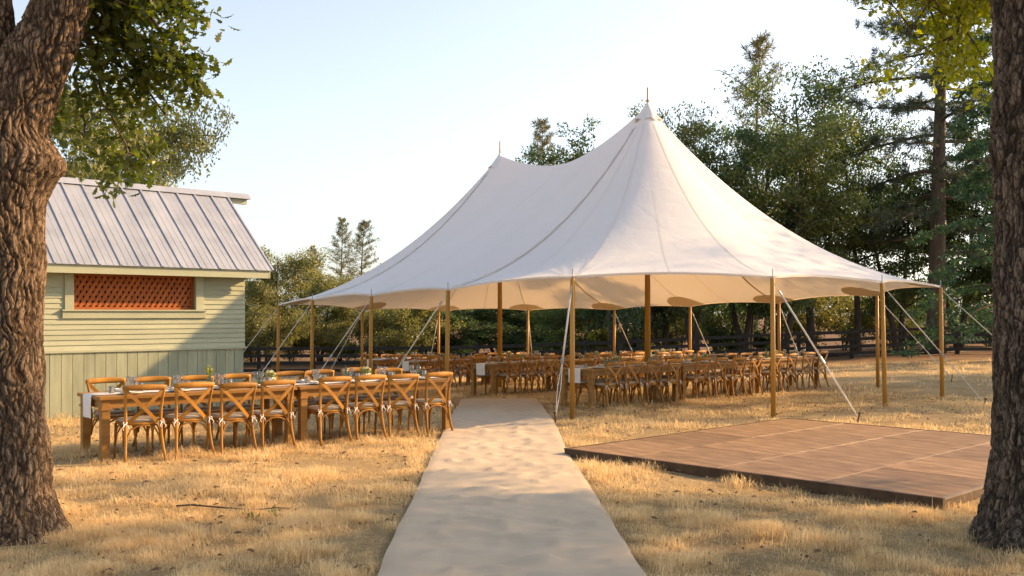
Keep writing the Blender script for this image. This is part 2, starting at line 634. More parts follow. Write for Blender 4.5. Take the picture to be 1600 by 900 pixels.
# lap siding courses, each tilted outwards at its foot
ch = .088
z = z_sk1 + .012
while z < z_top - .02:
    segs = [(-HL, .03)]
    if z + ch > zw0 - .1 and z < zw1 + .12:
        segs = [(-HL, xw0 - .15), (xw1 + .15, .03)]
    for a, b in segs:
        MB().add([(a, -.030, z), (b, -.030, z), (b, -.010, z + ch + .012), (a, -.010, z + ch + .012), (a, .018, z), (b, .018, z), (b, .018, z + ch + .012), (a, .018, z + ch + .012)],
                 [(0, 1, 2, 3), (7, 6, 5, 4), (0, 4, 5, 1), (1, 5, 6, 2), (2, 6, 7, 3), (3, 7, 4, 0)]).build('siding_board', M['siding'], shed)
    MB().add([(.034, 0, z), (.034, HD, z), (.014, HD, z + ch + .012), (.014, 0, z + ch + .012), (-.01, 0, z), (-.01, HD, z), (-.01, HD, z + ch + .012), (-.01, 0, z + ch + .012)],
             [(0, 1, 2, 3), (7, 6, 5, 4), (0, 4, 5, 1), (1, 5, 6, 2), (2, 6, 7, 3), (3, 7, 4, 0)]).build('siding_board', M['siding'], shed)
    z += ch
# window surround and lattice
MB().box((xw0 - .15, -.05, zw0 - .09), (xw0, .1, zw1 + .1)).build('window_casing', M['siding'], shed, bevel=.004)
win = MB().box((xw1, -.05, zw0 - .09), (xw1 + .15, .1, zw1 + .1)).build('window_casing', M['siding'], shed, bevel=.004)
MB().box((xw0 - .20, -.085, zw0 - .03), (xw1 + .20, .1, zw0)).build('window_sill', M['siding'], win, bevel=.004)
MB().box((xw0 - .19, -.055, zw0 - .15), (xw1 + .19, .0, zw0 - .034)).build('window_apron', M['siding'], win, bevel=.004)
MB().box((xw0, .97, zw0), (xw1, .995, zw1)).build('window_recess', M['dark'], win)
lat = MB().box((xw0, .06, zw0), (xw0 + .045, .1, zw1)).box((xw1 - .045, .06, zw0), (xw1, .1, zw1)).box((xw0 + .046, .06, zw0), (xw1 - .046, .1, zw0 + .045)).box((xw0 + .046, .06, zw1 - .045), (xw1 - .046, .1, zw1)).build('lattice_frame', M['lattice'], shed)
hw = zw1 - zw0 - .09
run = hw * .62
n_sl = 20
for lay, sgn in ((0, 1), (1, -1)):
    for i in range(-3, n_sl + 3):
        xm = xw0 + .045 + (i + .5) * (xw1 - xw0 - .09) / n_sl
        a = [xm - sgn * run / 2, zw0 + .045]
        b = [xm + sgn * run / 2, zw1 - .045]
        lo, hi = xw0 + .05, xw1 - .05
        # clip to the opening
        t0, t1 = 0.0, 1.0
        dx = b[0] - a[0]
        for lim, s_ in ((lo, 1), (hi, -1)):
            ta = (lim - a[0]) / dx
            if dx * s_ > 0:
                t0 = max(t0, ta)
            else:
                t1 = min(t1, ta)
        if t1 - t0 < .12:
            continue
        p = (a[0] + dx * t0, .07 + lay * .012, a[1] + (b[1] - a[1]) * t0)
        q = (a[0] + dx * t1, .07 + lay * .012, a[1] + (b[1] - a[1]) * t1)
        MB().bar(p, q, .010, .054, up=(0, 0, 1)).build('lattice_slat', M['lattice'], lat)
# eaves
MB().box((-HL - .3, -OV - .03, ROOF_E - .165), (.33, -OV, ROOF_E - .02)).build('fascia_board', M['siding'], shed, bevel=.004)
MB().box((-HL - .3, -OV + .001, ROOF_E - .055), (.33, .019, ROOF_E - .03)).build('soffit', M['siding'], shed)
MB().box((.345, -OV - .02, ROOF_E - .16), (.37, -OV + .06, ROOF_E + .0)).build('eave_bracket', M['siding'], shed)
hy = HD / 2
roof = thing_roof = MB().add(
    [(-HL - .3, -OV - .04, ROOF_E - .02), (.38, -OV - .04, ROOF_E - .02), (.38, hy, ROOF_R - .02), (-HL - .3, hy, ROOF_R - .02), (.38, HD + OV, ROOF_E - .02), (-HL - .3, HD + OV, ROOF_E - .02),
     (-HL - .3, -OV - .04, ROOF_E), (.38, -OV - .04, ROOF_E), (.38, hy, ROOF_R), (-HL - .3, hy, ROOF_R), (.38, HD + OV, ROOF_E), (-HL - .3, HD + OV, ROOF_E)],
    [(0, 3, 2, 1), (3, 5, 4, 2), (6, 7, 8, 9), (9, 8, 10, 11), (0, 1, 7, 6), (1, 2, 8, 7), (2, 4, 10, 8), (4, 5, 11, 10), (5, 3, 9, 11), (3, 0, 6, 9)]).build('roof', M['siding'], shed)
pw = .36
rise = (ROOF_R - ROOF_E)
dep = hy + OV + .04
nrm = Vector((0, -rise, dep)).normalized()
x = .40
while x > -HL - .2:
    xa = max(x - pw, -HL - .32)
    MB().add([(xa + .012, -OV - .07, ROOF_E - .026 + .008), (x - .012, -OV - .07, ROOF_E - .026 + .008), (x - .012, hy - .004, ROOF_R + .006), (xa + .012, hy - .004, ROOF_R + .006),
              (xa + .012, -OV - .07, ROOF_E - .026 + .014), (x - .012, -OV - .07, ROOF_E - .026 + .014), (x - .012, hy - .004, ROOF_R + .012), (xa + .012, hy - .004, ROOF_R + .012)],
             [(3, 2, 1, 0), (4, 5, 6, 7), (0, 1, 5, 4), (1, 2, 6, 5), (2, 3, 7, 6), (3, 0, 4, 7)]).build('roof_panel', M['roof'], roof)
    for f in (.33, .66):
        xx = xa + (x - xa) * f
        MB().bar((xx, -OV - .068, ROOF_E - .026 + .017), (xx, hy - .05, ROOF_R - .03), .014, .007, up=nrm).build('panel_rib', M['roof'], roof)
    MB().bar((x, -OV - .075, ROOF_E - .01), (x, hy - .01, ROOF_R + .022), .034, .024, up=nrm).build('roof_seam', M['roof'], roof)
    xb = x
    MB().add([(xa, hy + .004, ROOF_R + .006), (x, hy + .004, ROOF_R + .006), (x, HD + OV + .05, ROOF_E - .02), (xa, HD + OV + .05, ROOF_E - .02),
              (xa, hy + .004, ROOF_R + .012), (x, hy + .004, ROOF_R + .012), (x, HD + OV + .05, ROOF_E - .014), (xa, HD + OV + .05, ROOF_E - .014)],
             [(3, 2, 1, 0), (4, 5, 6, 7), (0, 1, 5, 4), (1, 2, 6, 5), (2, 3, 7, 6), (3, 0, 4, 7)]).build('roof_panel', M['roof'], roof)
    x -= pw
cap = MB()
cap.add([(-HL - .33, hy - .13, ROOF_R - .055), (-HL - .33, hy, ROOF_R + .065), (-HL - .33, hy + .13, ROOF_R - .055), (.92, hy - .13, ROOF_R - .055), (.92, hy, ROOF_R + .065), (.92, hy + .13, ROOF_R - .055)],
        [(0, 3, 4, 1), (1, 4, 5, 2), (0, 1, 2), (5, 4, 3), (0, 2, 5, 3)])
cap.build('ridge_cap', M['roof'], roof)
MB().box((.39, hy - .045, ROOF_R - .16), (.86, hy + .045, ROOF_R - .06)).build('ridge_beam', M['siding'], roof)

# ------------------------------------------------------------------ tent
fpx = 1555.6
POLES = [  # x, y, top z
    (-1.235, 19.2, 2.21), (1.01, 16.6, 2.35), (4.37, 16.7, 2.35), (6.95, 18.7, 2.33), (8.87, 20.6, 2.30), (8.87, 24.2, 2.19), (7.24, 27.0, 2.04),
    (5.28, 29.5, 1.967), (3.32, 32.3, 1.874), (.55, 34.2, 1.874), (-2.52, 34.3, 1.85), (-4.66, 31.0, 1.86), (-6.45, 27.5, 1.99), (-4.93, 24.6, 2.10), (-3.08, 21.8, 2.14)]
NP = len(POLES)
C1 = Vector((3.05, 22.4, 6.42))
C2 = Vector((-.34, 27.9, 6.17))
AX = (C2 - C1)
AX.z = 0
AXL = AX.length


def apex(w):
    w = w % NP
    if w <= 6:
        return C1, 0
    if 8 <= w <= 13:
        return C2, 0
    t = (w - 6) / 2 if w < 8 else 1 - (w - 13) / 2
    p = C1.lerp(C2, t)
    k = abs(2 * t - 1)
    sag = 1 - k ** 1.7
    p.z -= .76 * sag
    return p, sag


def rim(w):
    """smooth rounded outline through the pole tops"""
    w = w % NP
    k = int(w)
    t = w - k
    p0, p1, p2, p3 = [Vector(POLES[(k + q) % NP]) for q in (-1, 0, 1, 2)]
    return .5 * ((2 * p1) + (p2 - p0) * t + (2 * p0 - 5 * p1 + 4 * p2 - p3) * t * t + (3 * p1 - p0 - 3 * p2 + p3) * t**3)


def edge(w):
    """the hem: pulled inwards and a little up between the poles"""
    w = w % NP
    k = int(w)
    t = w - k
    a, b = Vector(POLES[k]), Vector(POLES[(k + 1) % NP])
    p = a.lerp(b, t)
    c, _ = apex(w)
    sc_ = 4 * t * (1 - t)
    h = Vector((c.x - p.x, c.y - p.y, 0)).normalized()
    p += h * (.20 * sc_)
    p.z += .075 * sc_
    return p


def surf(w, s, dz=0.0):
    a, sag = apex(w)
    e0, e1 = rim(w), edge(w)
    g = .74 * max(0.0, 1 - s) ** (2.1 - .6 * sag) + .26 * (1 - s)
    f = s ** 5
    # tension creases fanning out from each pole top
    k = round(w)
    ln = (e0.xy - a.xy).length
    du, dv = (w - k) * 3.3, (1 - s) * ln
    rr = math.hypot(du, dv)
    if rr < 2.2:
        ph = math.atan2(dv, du)
        dz += .020 * math.sin(ph * 17 + k * 1.7 + 2 * math.sin(ph * 5 + k)) * math.exp(-rr / .55) * min(1, rr / .12)
    return Vector((a.x + (e0.x - a.x) * s + (e1.x - e0.x) * f, a.y + (e0.y - a.y) * s + (e1.y - e0.y) * f, e0.z + (a.z - e0.z) * g + (e1.z - e0.z) * f + dz))


tent = thing('sailcloth_tent', 'large white sailcloth tent with two peaks and wooden poles', 'tent', (C1.x, C1.y, g1(C1.x, C1.y)))
TI = Matrix.Translation(-Vector(tent.location))


def tbuild(mb, name, mat, parent=None, smooth=False, bevel=0):
    if parent is None:
        mb.v = [tuple(TI @ Vector(p)) for p in mb.v]
    else:
        mb.v = [tuple(TI @ Vector(p)) for p in mb.v]
    return mb.build(name, mat, parent or tent, smooth, bevel=bevel)


SV = [0, .03, .07] + [.1 + .05 * i for i in range(13)] + [.72 + .28 * i / 22 for i in range(23)]
panels = []
for i in range(NP * 2):
    w0, w1 = i / 2, (i + 1) / 2 - 1e-6
    nu_ = 25
    pts = [surf(w0 + (w1 - w0) * a / (nu_ - 1), s) for a in range(nu_) for s in SV]
    mb = MB().grid(pts, nu_, len(SV))
    panels.append(tbuild(mb, 'canopy_panel', M['canvas'], smooth=True))
# edge webbing
pts = []
nE = NP * 12
mb = MB()
for i in range(nE + 1):
    w = i / 12
    e = edge(w)
    pts += [e + Vector((0, 0, .012)), e + Vector((0, 0, -.03))]
mb.grid(pts, nE + 1, 2)
tbuild(mb, 'canopy_hem', M['seam'], smooth=True)
# seams: doubled cloth strips above and below
for i in range(NP * 2):
    w = i / 2
    wd = .006 if i % 2 else .009
    laced = i in (0, 12, 16, 26)
    if laced:
        wd = .030
    for dz in (.012, -.012):
        pts = []
        for s in SV[2:]:
            p = surf(w, s, dz)
            a = surf(w + .02, s) - surf(w - .02, s)
            a.z = 0
            a.normalize()
            pts += [p - a * wd, p + a * wd]
        mb = MB().grid(pts, len(SV) - 2, 2)
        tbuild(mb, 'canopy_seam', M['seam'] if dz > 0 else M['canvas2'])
    if laced:
        mb = MB().tube([surf(w, s, .035) + Vector((.01 * math.sin(s * 60), 0, 0)) for s in [j / 60 for j in range(5, 60)]], .012, 5)
        tbuild(mb, 'lacing_rope', M['seam'])
# reinforcement patches under the cloth at each pole
for k_ in range(NP):
    a, b = Vector(POLES[k_]), Vector(POLES[(k_ + 1) % NP])
    c = Vector(POLES[k_ - 1])
    r_ = .60
    ln = (Vector((apex(k_)[0].x, apex(k_)[0].y)) - a.xy).length
    pts = []
    for i in range(17):
        ph = math.pi * i / 16
        for j in range(6):
            q = j / 5
            sp = (b - a).length if math.cos(ph) > 0 else (c - a).length
            r_ = .66
            pts.append(surf(k_ + NP + q * math.cos(ph) * r_ / sp, 1 - q * math.sin(ph) * .85 / ln, -.022))
    mb = MB().grid(pts, 17, 6)
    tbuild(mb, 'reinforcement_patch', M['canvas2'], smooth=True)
# peaks
for C in (C1, C2):
    gzc = g1(C.x, C.y)
    mb = MB().tube([(C.x, C.y, gzc - .05), (C.x, C.y, C.z - .05)], [.068, .055], 14)
    tbuild(mb, 'center_pole', M['pole'], smooth=True)
    mb = MB().tube([(C.x, C.y, C.z - .06), (C.x, C.y, C.z + .40)], [.022, .016], 8)
    tbuild(mb, 'finial', M['pole'], smooth=True)
    pts = []
    nA = 48
    for i in range(nA + 1):
        a = 2 * math.pi * i / nA
        for j, (rr, hz) in enumerate(((.02, .05), (.08, -.05), (.15, -.15), (.23, -.26), (.32, -.37))):
            wv = 1 + .05 * math.sin(a * 9) * (j / 4) + .03 * math.sin(a * 23) * (j / 4)
            pts.append((C.x + rr * wv * math.cos(a), C.y + rr * wv * math.sin(a), C.z + hz + .03 * (j == 4) * math.sin(a * 7) + .012))
    mb = MB().grid(pts, nA + 1, 5)
    tbuild(mb, 'peak_cap', M['canvas'], smooth=True)
    mb = MB()
    for j in range(nA):
        a = 2 * math.pi * j / nA
    pts = []
    for i in range(nA + 1):
        a = 2 * math.pi * i / nA
        wv = 1 + .05 * math.sin(a * 9) + .03 * math.sin(a * 23)
        for rr, dz in ((.316, 0.008), (.326, -.008)):
            pts.append((C.x + rr * wv * math.cos(a), C.y + rr * wv * math.sin(a), C.z - .37 + .03 * math.sin(a * 7) + dz + .014))
    mb.grid(pts, nA + 1, 2)
    tbuild(mb, 'peak_cap_binding', M['seam'], smooth=True)
# side poles, pins, guy lines and stakes
STAKE = {1: (.69, 15.8), 2: (5.47, 15.75), 3: (8.72, 18.4), 4: (11.0, 20.0), 5: (11.3, 25.6)}
for k_, (px, py, pz) in enumerate(POLES):
    gb = g1(px, py) + float(uneven(px, py))
    lean = Vector((px - C1.x, py - C1.y, 0)).normalized() * (.03 if k_ not in (3,) else .06)
    mb = MB().tube([(px + lean.x, py + lean.y, gb - .04), (px, py, pz - .03)], [.043, .040], 12)
    tbuild(mb, 'side_pole', M['pole'], smooth=True)
    mb = MB().tube([(px, py, pz - .05), (px, py, pz + .13)], .008, 6)
    tbuild(mb, 'pole_pin', M['steel'])
    if k_ in STAKE:
        sx, sy = STAKE[k_]
    else:
        c, _ = apex(k_)
        out = Vector((px - c.x, py - c.y, 0)).normalized() * 1.65
        sx, sy = px + out.x, py + out.y
    sz = g1(sx, sy) + float(uneven(sx, sy))
    top = Vector((px, py, pz - .06))
    bot = Vector((sx, sy, sz + .10))
    d = bot - top
    j1, j2 = top + d * .10, top + d * .60
    side = d.cross(Vector((0, 0, 1))).normalized() * .028
    thick = .016 if k_ in (1, 2) else .011
    g = tbuild(MB().tube([top, j1], .008, 5).tube([j1, j2], thick, 6), 'guy_strap', M['rope'], smooth=True)
    tbuild(MB().tube([j2, j2.lerp(bot, .5) + side, bot], .007, 5), 'guy_rope', M['rope'])
    tbuild(MB().tube([j2, j2.lerp(bot, .5) - side, bot], .007, 5), 'guy_rope', M['rope'])
    tbuild(MB().bar(j2 - d.normalized() * .06, j2 + d.normalized() * .06, .04, .03), 'tensioner', M['steel'])
    tbuild(MB().bar(j1 - d.normalized() * .04, j1 + d.normalized() * .04, .03, .025), 'shackle', M['steel'])
    o_ = Vector((d.x, d.y, 0)).normalized()
    tbuild(MB().tube([bot - o_ * .05 + Vector((0, 0, -.3)), bot + o_ * .03 + Vector((0, 0, .06))], .013, 6).tube([bot + o_ * .03 + Vector((0, 0, .05)), bot + o_ * .03 + Vector((0, 0, .075))], .024, 8), 'stake', M['trim'])

# ------------------------------------------------------------------ dance floor
DO = Vector((.677, 12.0, 0))
DE1 = Vector((3.78, 8.77, 0)) - DO     # near edge
DE2 = Vector((4.17, 15.6, 0)) - DO     # far direction
L1, L2 = DE1.length, DE2.length
d1 = DE1.normalized()
d2 = Vector((-d1.y, d1.x, 0))
if d2.dot(DE2) < 0:
    d2 = -d2
dance = thing('dance_floor', 'low brown wooden dance floor of square panels on dry grass', 'dance floor', (DO.x, DO.y, 0), math.atan2(d1.y, d1.x))
ZT = .10
c1s = [0, .21, .473, .737, 1]
c2s = [0, .255, .505, .752, 1]
for i in range(4):
    for j in range(4):
        a0, a1, b0, b1 = c1s[i] * L1, c1s[i + 1] * L1, c2s[j] * L2, c2s[j + 1] * L2
        cx_, cy_ = (a0 + a1) / 2, (b0 + b1) / 2
        dzz = random.uniform(-.002, .002)
        MB().box((a0 - cx_ + .004, b0 - cy_ + .005, -.04), (a1 - cx_ - .004, b1 - cy_ - .005, 0)).build('floor_panel', M['floor'], dance, loc=(cx_, cy_, ZT + dzz), bevel=.003)
for i in (2, 3):
    a = c1s[i] * L1
    MB().box((a - .003, .02, ZT - .03), (a + .003, L2 - .02, ZT + .005)).build('joint_strip', M['alu'], dance)
MB().box((-.03, -.032, .0), (L1 + .03, -.001, ZT - .012)).build('edge_board', M['trim'], dance)
MB().box((-.035, -.04, ZT - .011), (L1 + .035, -.001, ZT + .006)).build('edge_trim', M['trim'], dance)
MB().box((L1 + .001, -.0, .0), (L1 + .03, L2, ZT - .012)).build('edge_board', M['trim'], dance)
MB().box((L1 + .001, -.0, ZT - .011), (L1 + .035, L2, ZT + .006)).build('edge_trim', M['alu'], dance)
MB().box((-.03, 0, 0), (-.001, L2, ZT + .004)).build('edge_board', M['trim'], dance)
MB().box((-.03, L2 + .001, 0), (L1 + .03, L2 + .03, ZT + .004)).build('edge_board', M['trim'], dance)
MB().box((0, 0, 0), (L1, L2, ZT - .045)).build('subframe', M['dark'], dance)


def in_dance(x, y, pad=0):
    p = Vector((x, y, 0)) - DO
    a, b = p.dot(d1), p.dot(d2)
    return -pad < a < L1 + pad and -pad < b < L2 + pad


# ------------------------------------------------------------------ aisle runner
def run_edges(y):
    return np.interp(y, [3.0, 6.54, 21.6], [-.84, -.875, -1.10]), np.interp(y, [3, 6.54, 12, 16, 21.6], [.96, .87, .69, .66, .53])


pts = []
nR, nW = 330, 34
for i in range(nR):
    y = 3.0 + 18.5 * i / (nR - 1)
    l, r_ = run_edges(y)
    for j in range(nW):
        t = j / (nW - 1)
        x = l + (r_ - l) * t
        if j in (0, nW - 1):
            x += .004 * math.sin(y * 2.3 + j) + .003 * math.sin(y * 7)
        a = noise.fractal(Vector((x * 2.6, y * 1.5, 3)), .9, 2.1, 3)
        ridge = max(0, noise.noise(Vector((x * 3.4 + 9, y * 3.6, 1.7))) - .12)
        amp = np.interp(y, [3, 8, 10, 17, 19, 22], [.9, .9, .85, .8, .6, .5])
        fine = max(0, noise.noise(Vector((x * 6.5 + 2, y * 6.0, 8.1))) - .15)
        ef = min(1.0, min(t, 1 - t) * 7)
        cre = max(0, noise.noise(Vector((x * .9, y * 4.2 + .6 * math.sin(x * 2.2), 4.4))) - .2)
        z = g1(x, y) + .045 + float(uneven(x, y)) + amp * ef * (.009 * a + .045 * ridge + .065 * fine + .05 * cre)
        ed = min(j, nW - 1 - j)
        if ed == 0:
            z = g1(x, y) + float(uneven(x, y)) + .035
        pts.append((x, y, z))
o = MB().grid(pts, nR, nW).build('aisle_runner', M['runner'], smooth=True)
tag(o, 'wrinkled beige cloth aisle runner leading to the tent', 'aisle runner')

# ------------------------------------------------------------------ furniture prototypes
def make_chair():
    c = bpy.data.objects.new('cross_back_chair', None)
    c.empty_display_size = .1
    COL.objects.link(c)
    mc = M['chair']
    # seat ring: rounded trapezoid
    def ring(sx, sy, y0):
        ps = []
        for k in range(16):
            a = 2 * math.pi * k / 16
            ca, sa = math.cos(a), math.sin(a)
            px = sx * math.copysign(abs(ca) ** .6, ca) * (1 + .08 * sa)
            py = sy * math.copysign(abs(sa) ** .6, sa) + y0
            ps.append((px, py))
        return ps
    def slab(ring_, zs, name, mat, parent):
        vs, fs = [], []
        for (z, sc_) in zs:
            for (x, y) in ring_:
                vs.append((x * sc_, (y) * sc_, z))
        n = len(ring_)
        for i in range(len(zs) - 1):
            for k in range(n):
                fs.append((i * n + k, i * n + (k + 1) % n, (i + 1) * n + (k + 1) % n, (i + 1) * n + k))
        fs.append(tuple(range(n - 1, -1, -1)))
        fs.append(tuple((len(zs) - 1) * n + k for k in range(n)))
        return MB().add(vs, fs).build(name, mat, parent, True)
    slab(ring(.215, .215, 0), [(.430, .96), (.434, 1), (.455, 1), (.459, .97)], 'seat', mc, c)
    cu = slab(ring(.212, .208, .005), [(.460, .94), (.468, 1.0), (.486, 1.0), (.497, .93), (.501, .75)], 'cushion', M['cushion'], c)
    for s in (-1, 1):
        t = MB()
        t.tube([(s * .20, -.21, .475), (s * .235, -.235, .47), (s * .235, -.25, .44), (s * .205, -.245, .455), (s * .19, -.23, .47)], .007, 5)
        t.tube([(s * .215, -.245, .455), (s * .25, -.26, .415), (s * .24, -.26, .385)], .006, 5)
        t.tube([(s * .205, -.245, .455), (s * .185, -.265, .42), (s * .19, -.265, .395)], .006, 5)
        t.build('cushion_tie', M['linen'], cu, True)
    for s in (-1, 1):
        MB().tube([(s * .237, -.31, 0), (s * .222, -.268, .12), (s * .209, -.235, .28), (s * .203, -.218, .44), (s * .205, -.228, .60), (s * .218, -.252, .76), (s * .236, -.272, .865)],
                  [.0165, .0175, .0185, .019, .0185, .0175, .015], 8).build('rear_leg', mc, c, True)
        MB().tube([(s * .188, .175, .432), (s * .190, .185, .25), (s * .196, .20, 0)], [.017, .016, .013], 8).build('front_leg', mc, c, True)
        MB().tube([(s * .205, -.215, .22), (s * .205, -.185, .33), (s * .203, -.12, .40), (s * .20, 0, .425), (s * .195, .09, .40), (s * .192, .155, .33), (s * .191, .185, .22)], .0105, 6).build('side_brace', mc, c, True)
    for y0, yb in ((-.235, -.205), (.182, .17)):
        q = .198 if y0 < 0 else .187
        MB().tube([(-q, y0, .20), (-q * .93, (y0 + yb) / 2, .30), (-q * .72, yb, .378), (-q * .35, yb, .414), (0, yb, .424), (q * .35, yb, .414), (q * .72, yb, .378), (q * .93, (y0 + yb) / 2, .30), (q, y0, .20)], .0105, 6).build('arch_brace', mc, c, True)
    # curved top rail
    pts, n = [], 11
    vs, fs = [], []
    for i in range(n):
        u = -1 + 2 * i / (n - 1)
        x = .252 * u
        y = -.268 - .045 * (1 - u * u)
        hh = .036 - .014 * u ** 4
        zc = .868 + .006 * (1 - u * u)
        for (dy, dz) in ((-.012, -hh * .8), (-.014, 0), (-.010, hh * .9), (.004, hh), (.012, hh * .6), (.013, -hh * .3), (.008, -hh)):
            vs.append((x, y + dy, zc + dz))
    m_ = 7
    for i in range(n - 1):
        for k in range(m_):
            fs.append((i * m_ + k, i * m_ + (k + 1) % m_, (i + 1) * m_ + (k + 1) % m_, (i + 1) * m_ + k))
    fs += [tuple(range(m_ - 1, -1, -1)), tuple((n - 1) * m_ + k for k in range(m_))]
    MB().add(vs, fs).build('top_rail', mc, c, True)
    for s in (-1, 1):
        mb = MB()
        n = 9
        vs, fs = [], []
        for i in range(n):
            u = i / (n - 1)
            x = s * (-.222 + .385 * u)
            z = .845 - .385 * u
            y = -.272 + .065 * u - .035 * math.sin(math.pi * u) - (.006 if s > 0 else -.006)
            w_ = .021
            for (a, b) in ((-1, -1), (1, -1), (1, 1), (-1, 1)):
                vs.append((x + a * w_ * .72, y + b * .005, z + a * w_ * .72 * s))
        for i in range(n - 1):
            for k in range(4):
                fs.append((i * 4 + k, i * 4 + (k + 1) % 4, (i + 1) * 4 + (k + 1) % 4, (i + 1) * 4 + k))
        fs += [(3, 2, 1, 0), tuple((n - 1) * 4 + k for k in range(4))]
        mb.add(vs, fs).build('cross_slat', mc, c)
    return c


def make_table(L):
    """origin: front left corner of the top on the ground; x along, y across"""
    t = bpy.data.objects.new('farm_table', None)
    t.empty_display_size = .1
    COL.objects.link(t)
    W = .86
    mt = M['table']
    for i in range(5):
        y0 = W / 5 * i
        MB().box((.0, y0 + .0012, .722), (L, y0 + W / 5 - .0012, .762)).build('table_plank', mt, t, bevel=.003)
    MB().box((.09, .045, .625), (L - .09, .067, .72)).build('apron', mt, t)
    MB().box((.09, W - .067, .625), (L - .09, W - .045, .72)).build('apron', mt, t)
    MB().box((.03, .10, .625), (.052, W - .10, .72)).build('apron', mt, t)
    MB().box((L - .052, .10, .625), (L - .03, W - .10, .72)).build('apron', mt, t)
    for x in (.03, L - .125):
        for y in (.03, W - .125):
            MB().box((x, y, -.01), (x + .095, y + .095, .60)).box((x - .012, y - .012, .598), (x + .107, y + .107, .624)).box((x, y, .622), (x + .095, y + .095, .721)).build('table_leg', mt, t, bevel=.004)
    return t


def lathe_mesh(name, prof, mat, n=12):
    return MB().lathe(prof, n).mesh(name, mat, True)


ME = {}
ME['tumbler'] = lathe_mesh('tumbler', [(.029, 0), (.033, .004), (.037, .115), (.035, .115), (.031, .012)], M['glass'])
ME['goblet'] = lathe_mesh('stem_glass', [(.033, 0), (.033, .004), (.006, .010), (.005, .075), (.020, .088), (.036, .125), (.034, .185), (.032, .185), (.034, .125), (.018, .092)], M['glass'])
ME['plate'] = lathe_mesh('plate', [(.075, 0), (.09, .004), (.132, .018), (.134, .021), (.09, .010), (.05, .008)], M['plate'], 20)
ME['votive'] = lathe_mesh('candle_jar', [(.030, 0), (.034, .004), (.036, .085), (.033, .085), (.030, .008)], M['glass'])
ME['wax'] = lathe_mesh('candle', [(.025, .006), (.027, .010), (.027, .050), (.004, .052), (.002, .062)], M['wax'])
ME['bottle'] = lathe_mesh('bottle', [(.03, 0), (.036, .005), (.037, .11), (.03, .14), (.013, .165), (.012, .215), (.015, .22), (.011, .22), (.010, .165)], M['bottle'])
nb = MB()
pts = []
for i in range(9):
    for j in range(5):
        x, y = -.10 + .025 * i, -.045 + .0225 * j
        pts.append((x, y, .012 + .008 * math.sin(i * 1.1) * math.sin(j * 1.3 + .5) + .004))
nb.grid(pts, 9, 5)
pts2 = [(x, y, .001) for (x, y, z) in pts]
nb.grid(pts2, 9, 5)
rim = [i * 5 for i in range(9)] + [40 + j for j in range(1, 5)] + [i * 5 + 4 for i in range(7, -1, -1)] + [j for j in range(3, 0, -1)]
for a in range(len(rim)):
    b = (a + 1) % len(rim)
    nb.f.append((rim[a], rim[b], 45 + rim[b], 45 + rim[a]))
ME['napkin'] = nb.mesh('napkin', M['linen'], True)

ORD = ['first', 'second', 'third', 'fourth', 'fifth', 'sixth', 'seventh', 'eighth', 'ninth', 'tenth', 'eleventh', 'twelfth']
chair0 = make_chair()
tables0 = {}
used = {'chair': False}


def place_chair(x, y, rz, label, group):
    if used['chair']:
        c = copy_tree(chair0)
    else:
        c = chair0
        used['chair'] = True
    c.location = (x, y, g1(x, y) + float(uneven(x, y)) - .008)
    c.rotation_euler = (0, 0, rz)
    tag(c, label, 'chair', group)


ROWS = [  # key, front-left corner, direction, tables, table length, pitch, chair offsets near, phrase, words for table
    ('N', (-4.76, 11.50), 50.0, 2, 2.52, 2.56, [.03, .613, 1.178, 1.713, 2.548, 3.09, 3.646, 4.23], 'sunlit table beside shed'),
    ('A', (1.50, 18.75), 46.5, 3, 2.75, 2.85, [0, .64, 1.28, 1.92, 2.85, 3.5, 4.18, 4.85, 5.7, 6.4, 7.1, 7.8], 'nearest table row under tent'),
    ('B', (-.45, 23.65), 46.5, 3, 2.75, 2.85, [.1, .72, 1.33, 1.95, 2.95, 3.57, 4.2, 4.8, 5.8, 6.42, 7.0, 7.65], 'second table row under tent'),
    ('C', (-2.75, 28.3), 46.5, 2, 2.75, 2.85, [.1, .72, 1.33, 1.95, 2.95, 3.57, 4.2, 4.8], 'third table row under tent'),
    ('D', (-4.25, 31.6), 46.5, 1, 2.75, 2.85, [.1, .72, 1.33, 1.95], 'rearmost table under tent'),
]


def leafy(centers, spread, n, size, seed, bias=(0, 0, .2), flat=1.0, aspect=.55, fold=.18):
    """rhombic leaf cards around the given centres -> verts (4N, 3), tint (4N, 3)"""
    r = np.random.default_rng(seed)
    centers = np.asarray(centers, float)
    N = len(centers) * n
    c = np.repeat(centers, n, 0)
    sp = np.repeat(np.broadcast_to(np.asarray(spread, float), (len(centers),)), n)
    off = r.normal(size=(N, 3))
    off /= np.linalg.norm(off, axis=1, keepdims=True) + 1e-9
    off *= (r.random((N, 1)) ** .45) * sp[:, None]
    off[:, 2] *= flat
    p = c + off
    d = r.normal(size=(N, 3)) + off / (sp[:, None] + 1e-6) * .8 + np.array(bias)
    d /= np.linalg.norm(d, axis=1, keepdims=True)
    q = r.normal(size=(N, 3))
    s = np.cross(d, q)
    s /= np.linalg.norm(s, axis=1, keepdims=True) + 1e-9
    nn = np.cross(d, s)
    L = size * r.uniform(.6, 1.25, (N, 1))
    v = np.stack([p, p + d * L * .5 + s * L * aspect * .5 + nn * L * fold, p + d * L, p + d * L * .5 - s * L * aspect * .5 + nn * L * fold], 1)
    t = np.repeat(np.clip(np.repeat(r.random(len(centers)), n) * .55 + r.random(N) * .45, 0, 1), 4)
    return v.reshape(-1, 3), np.repeat(t[:, None], 3, 1)


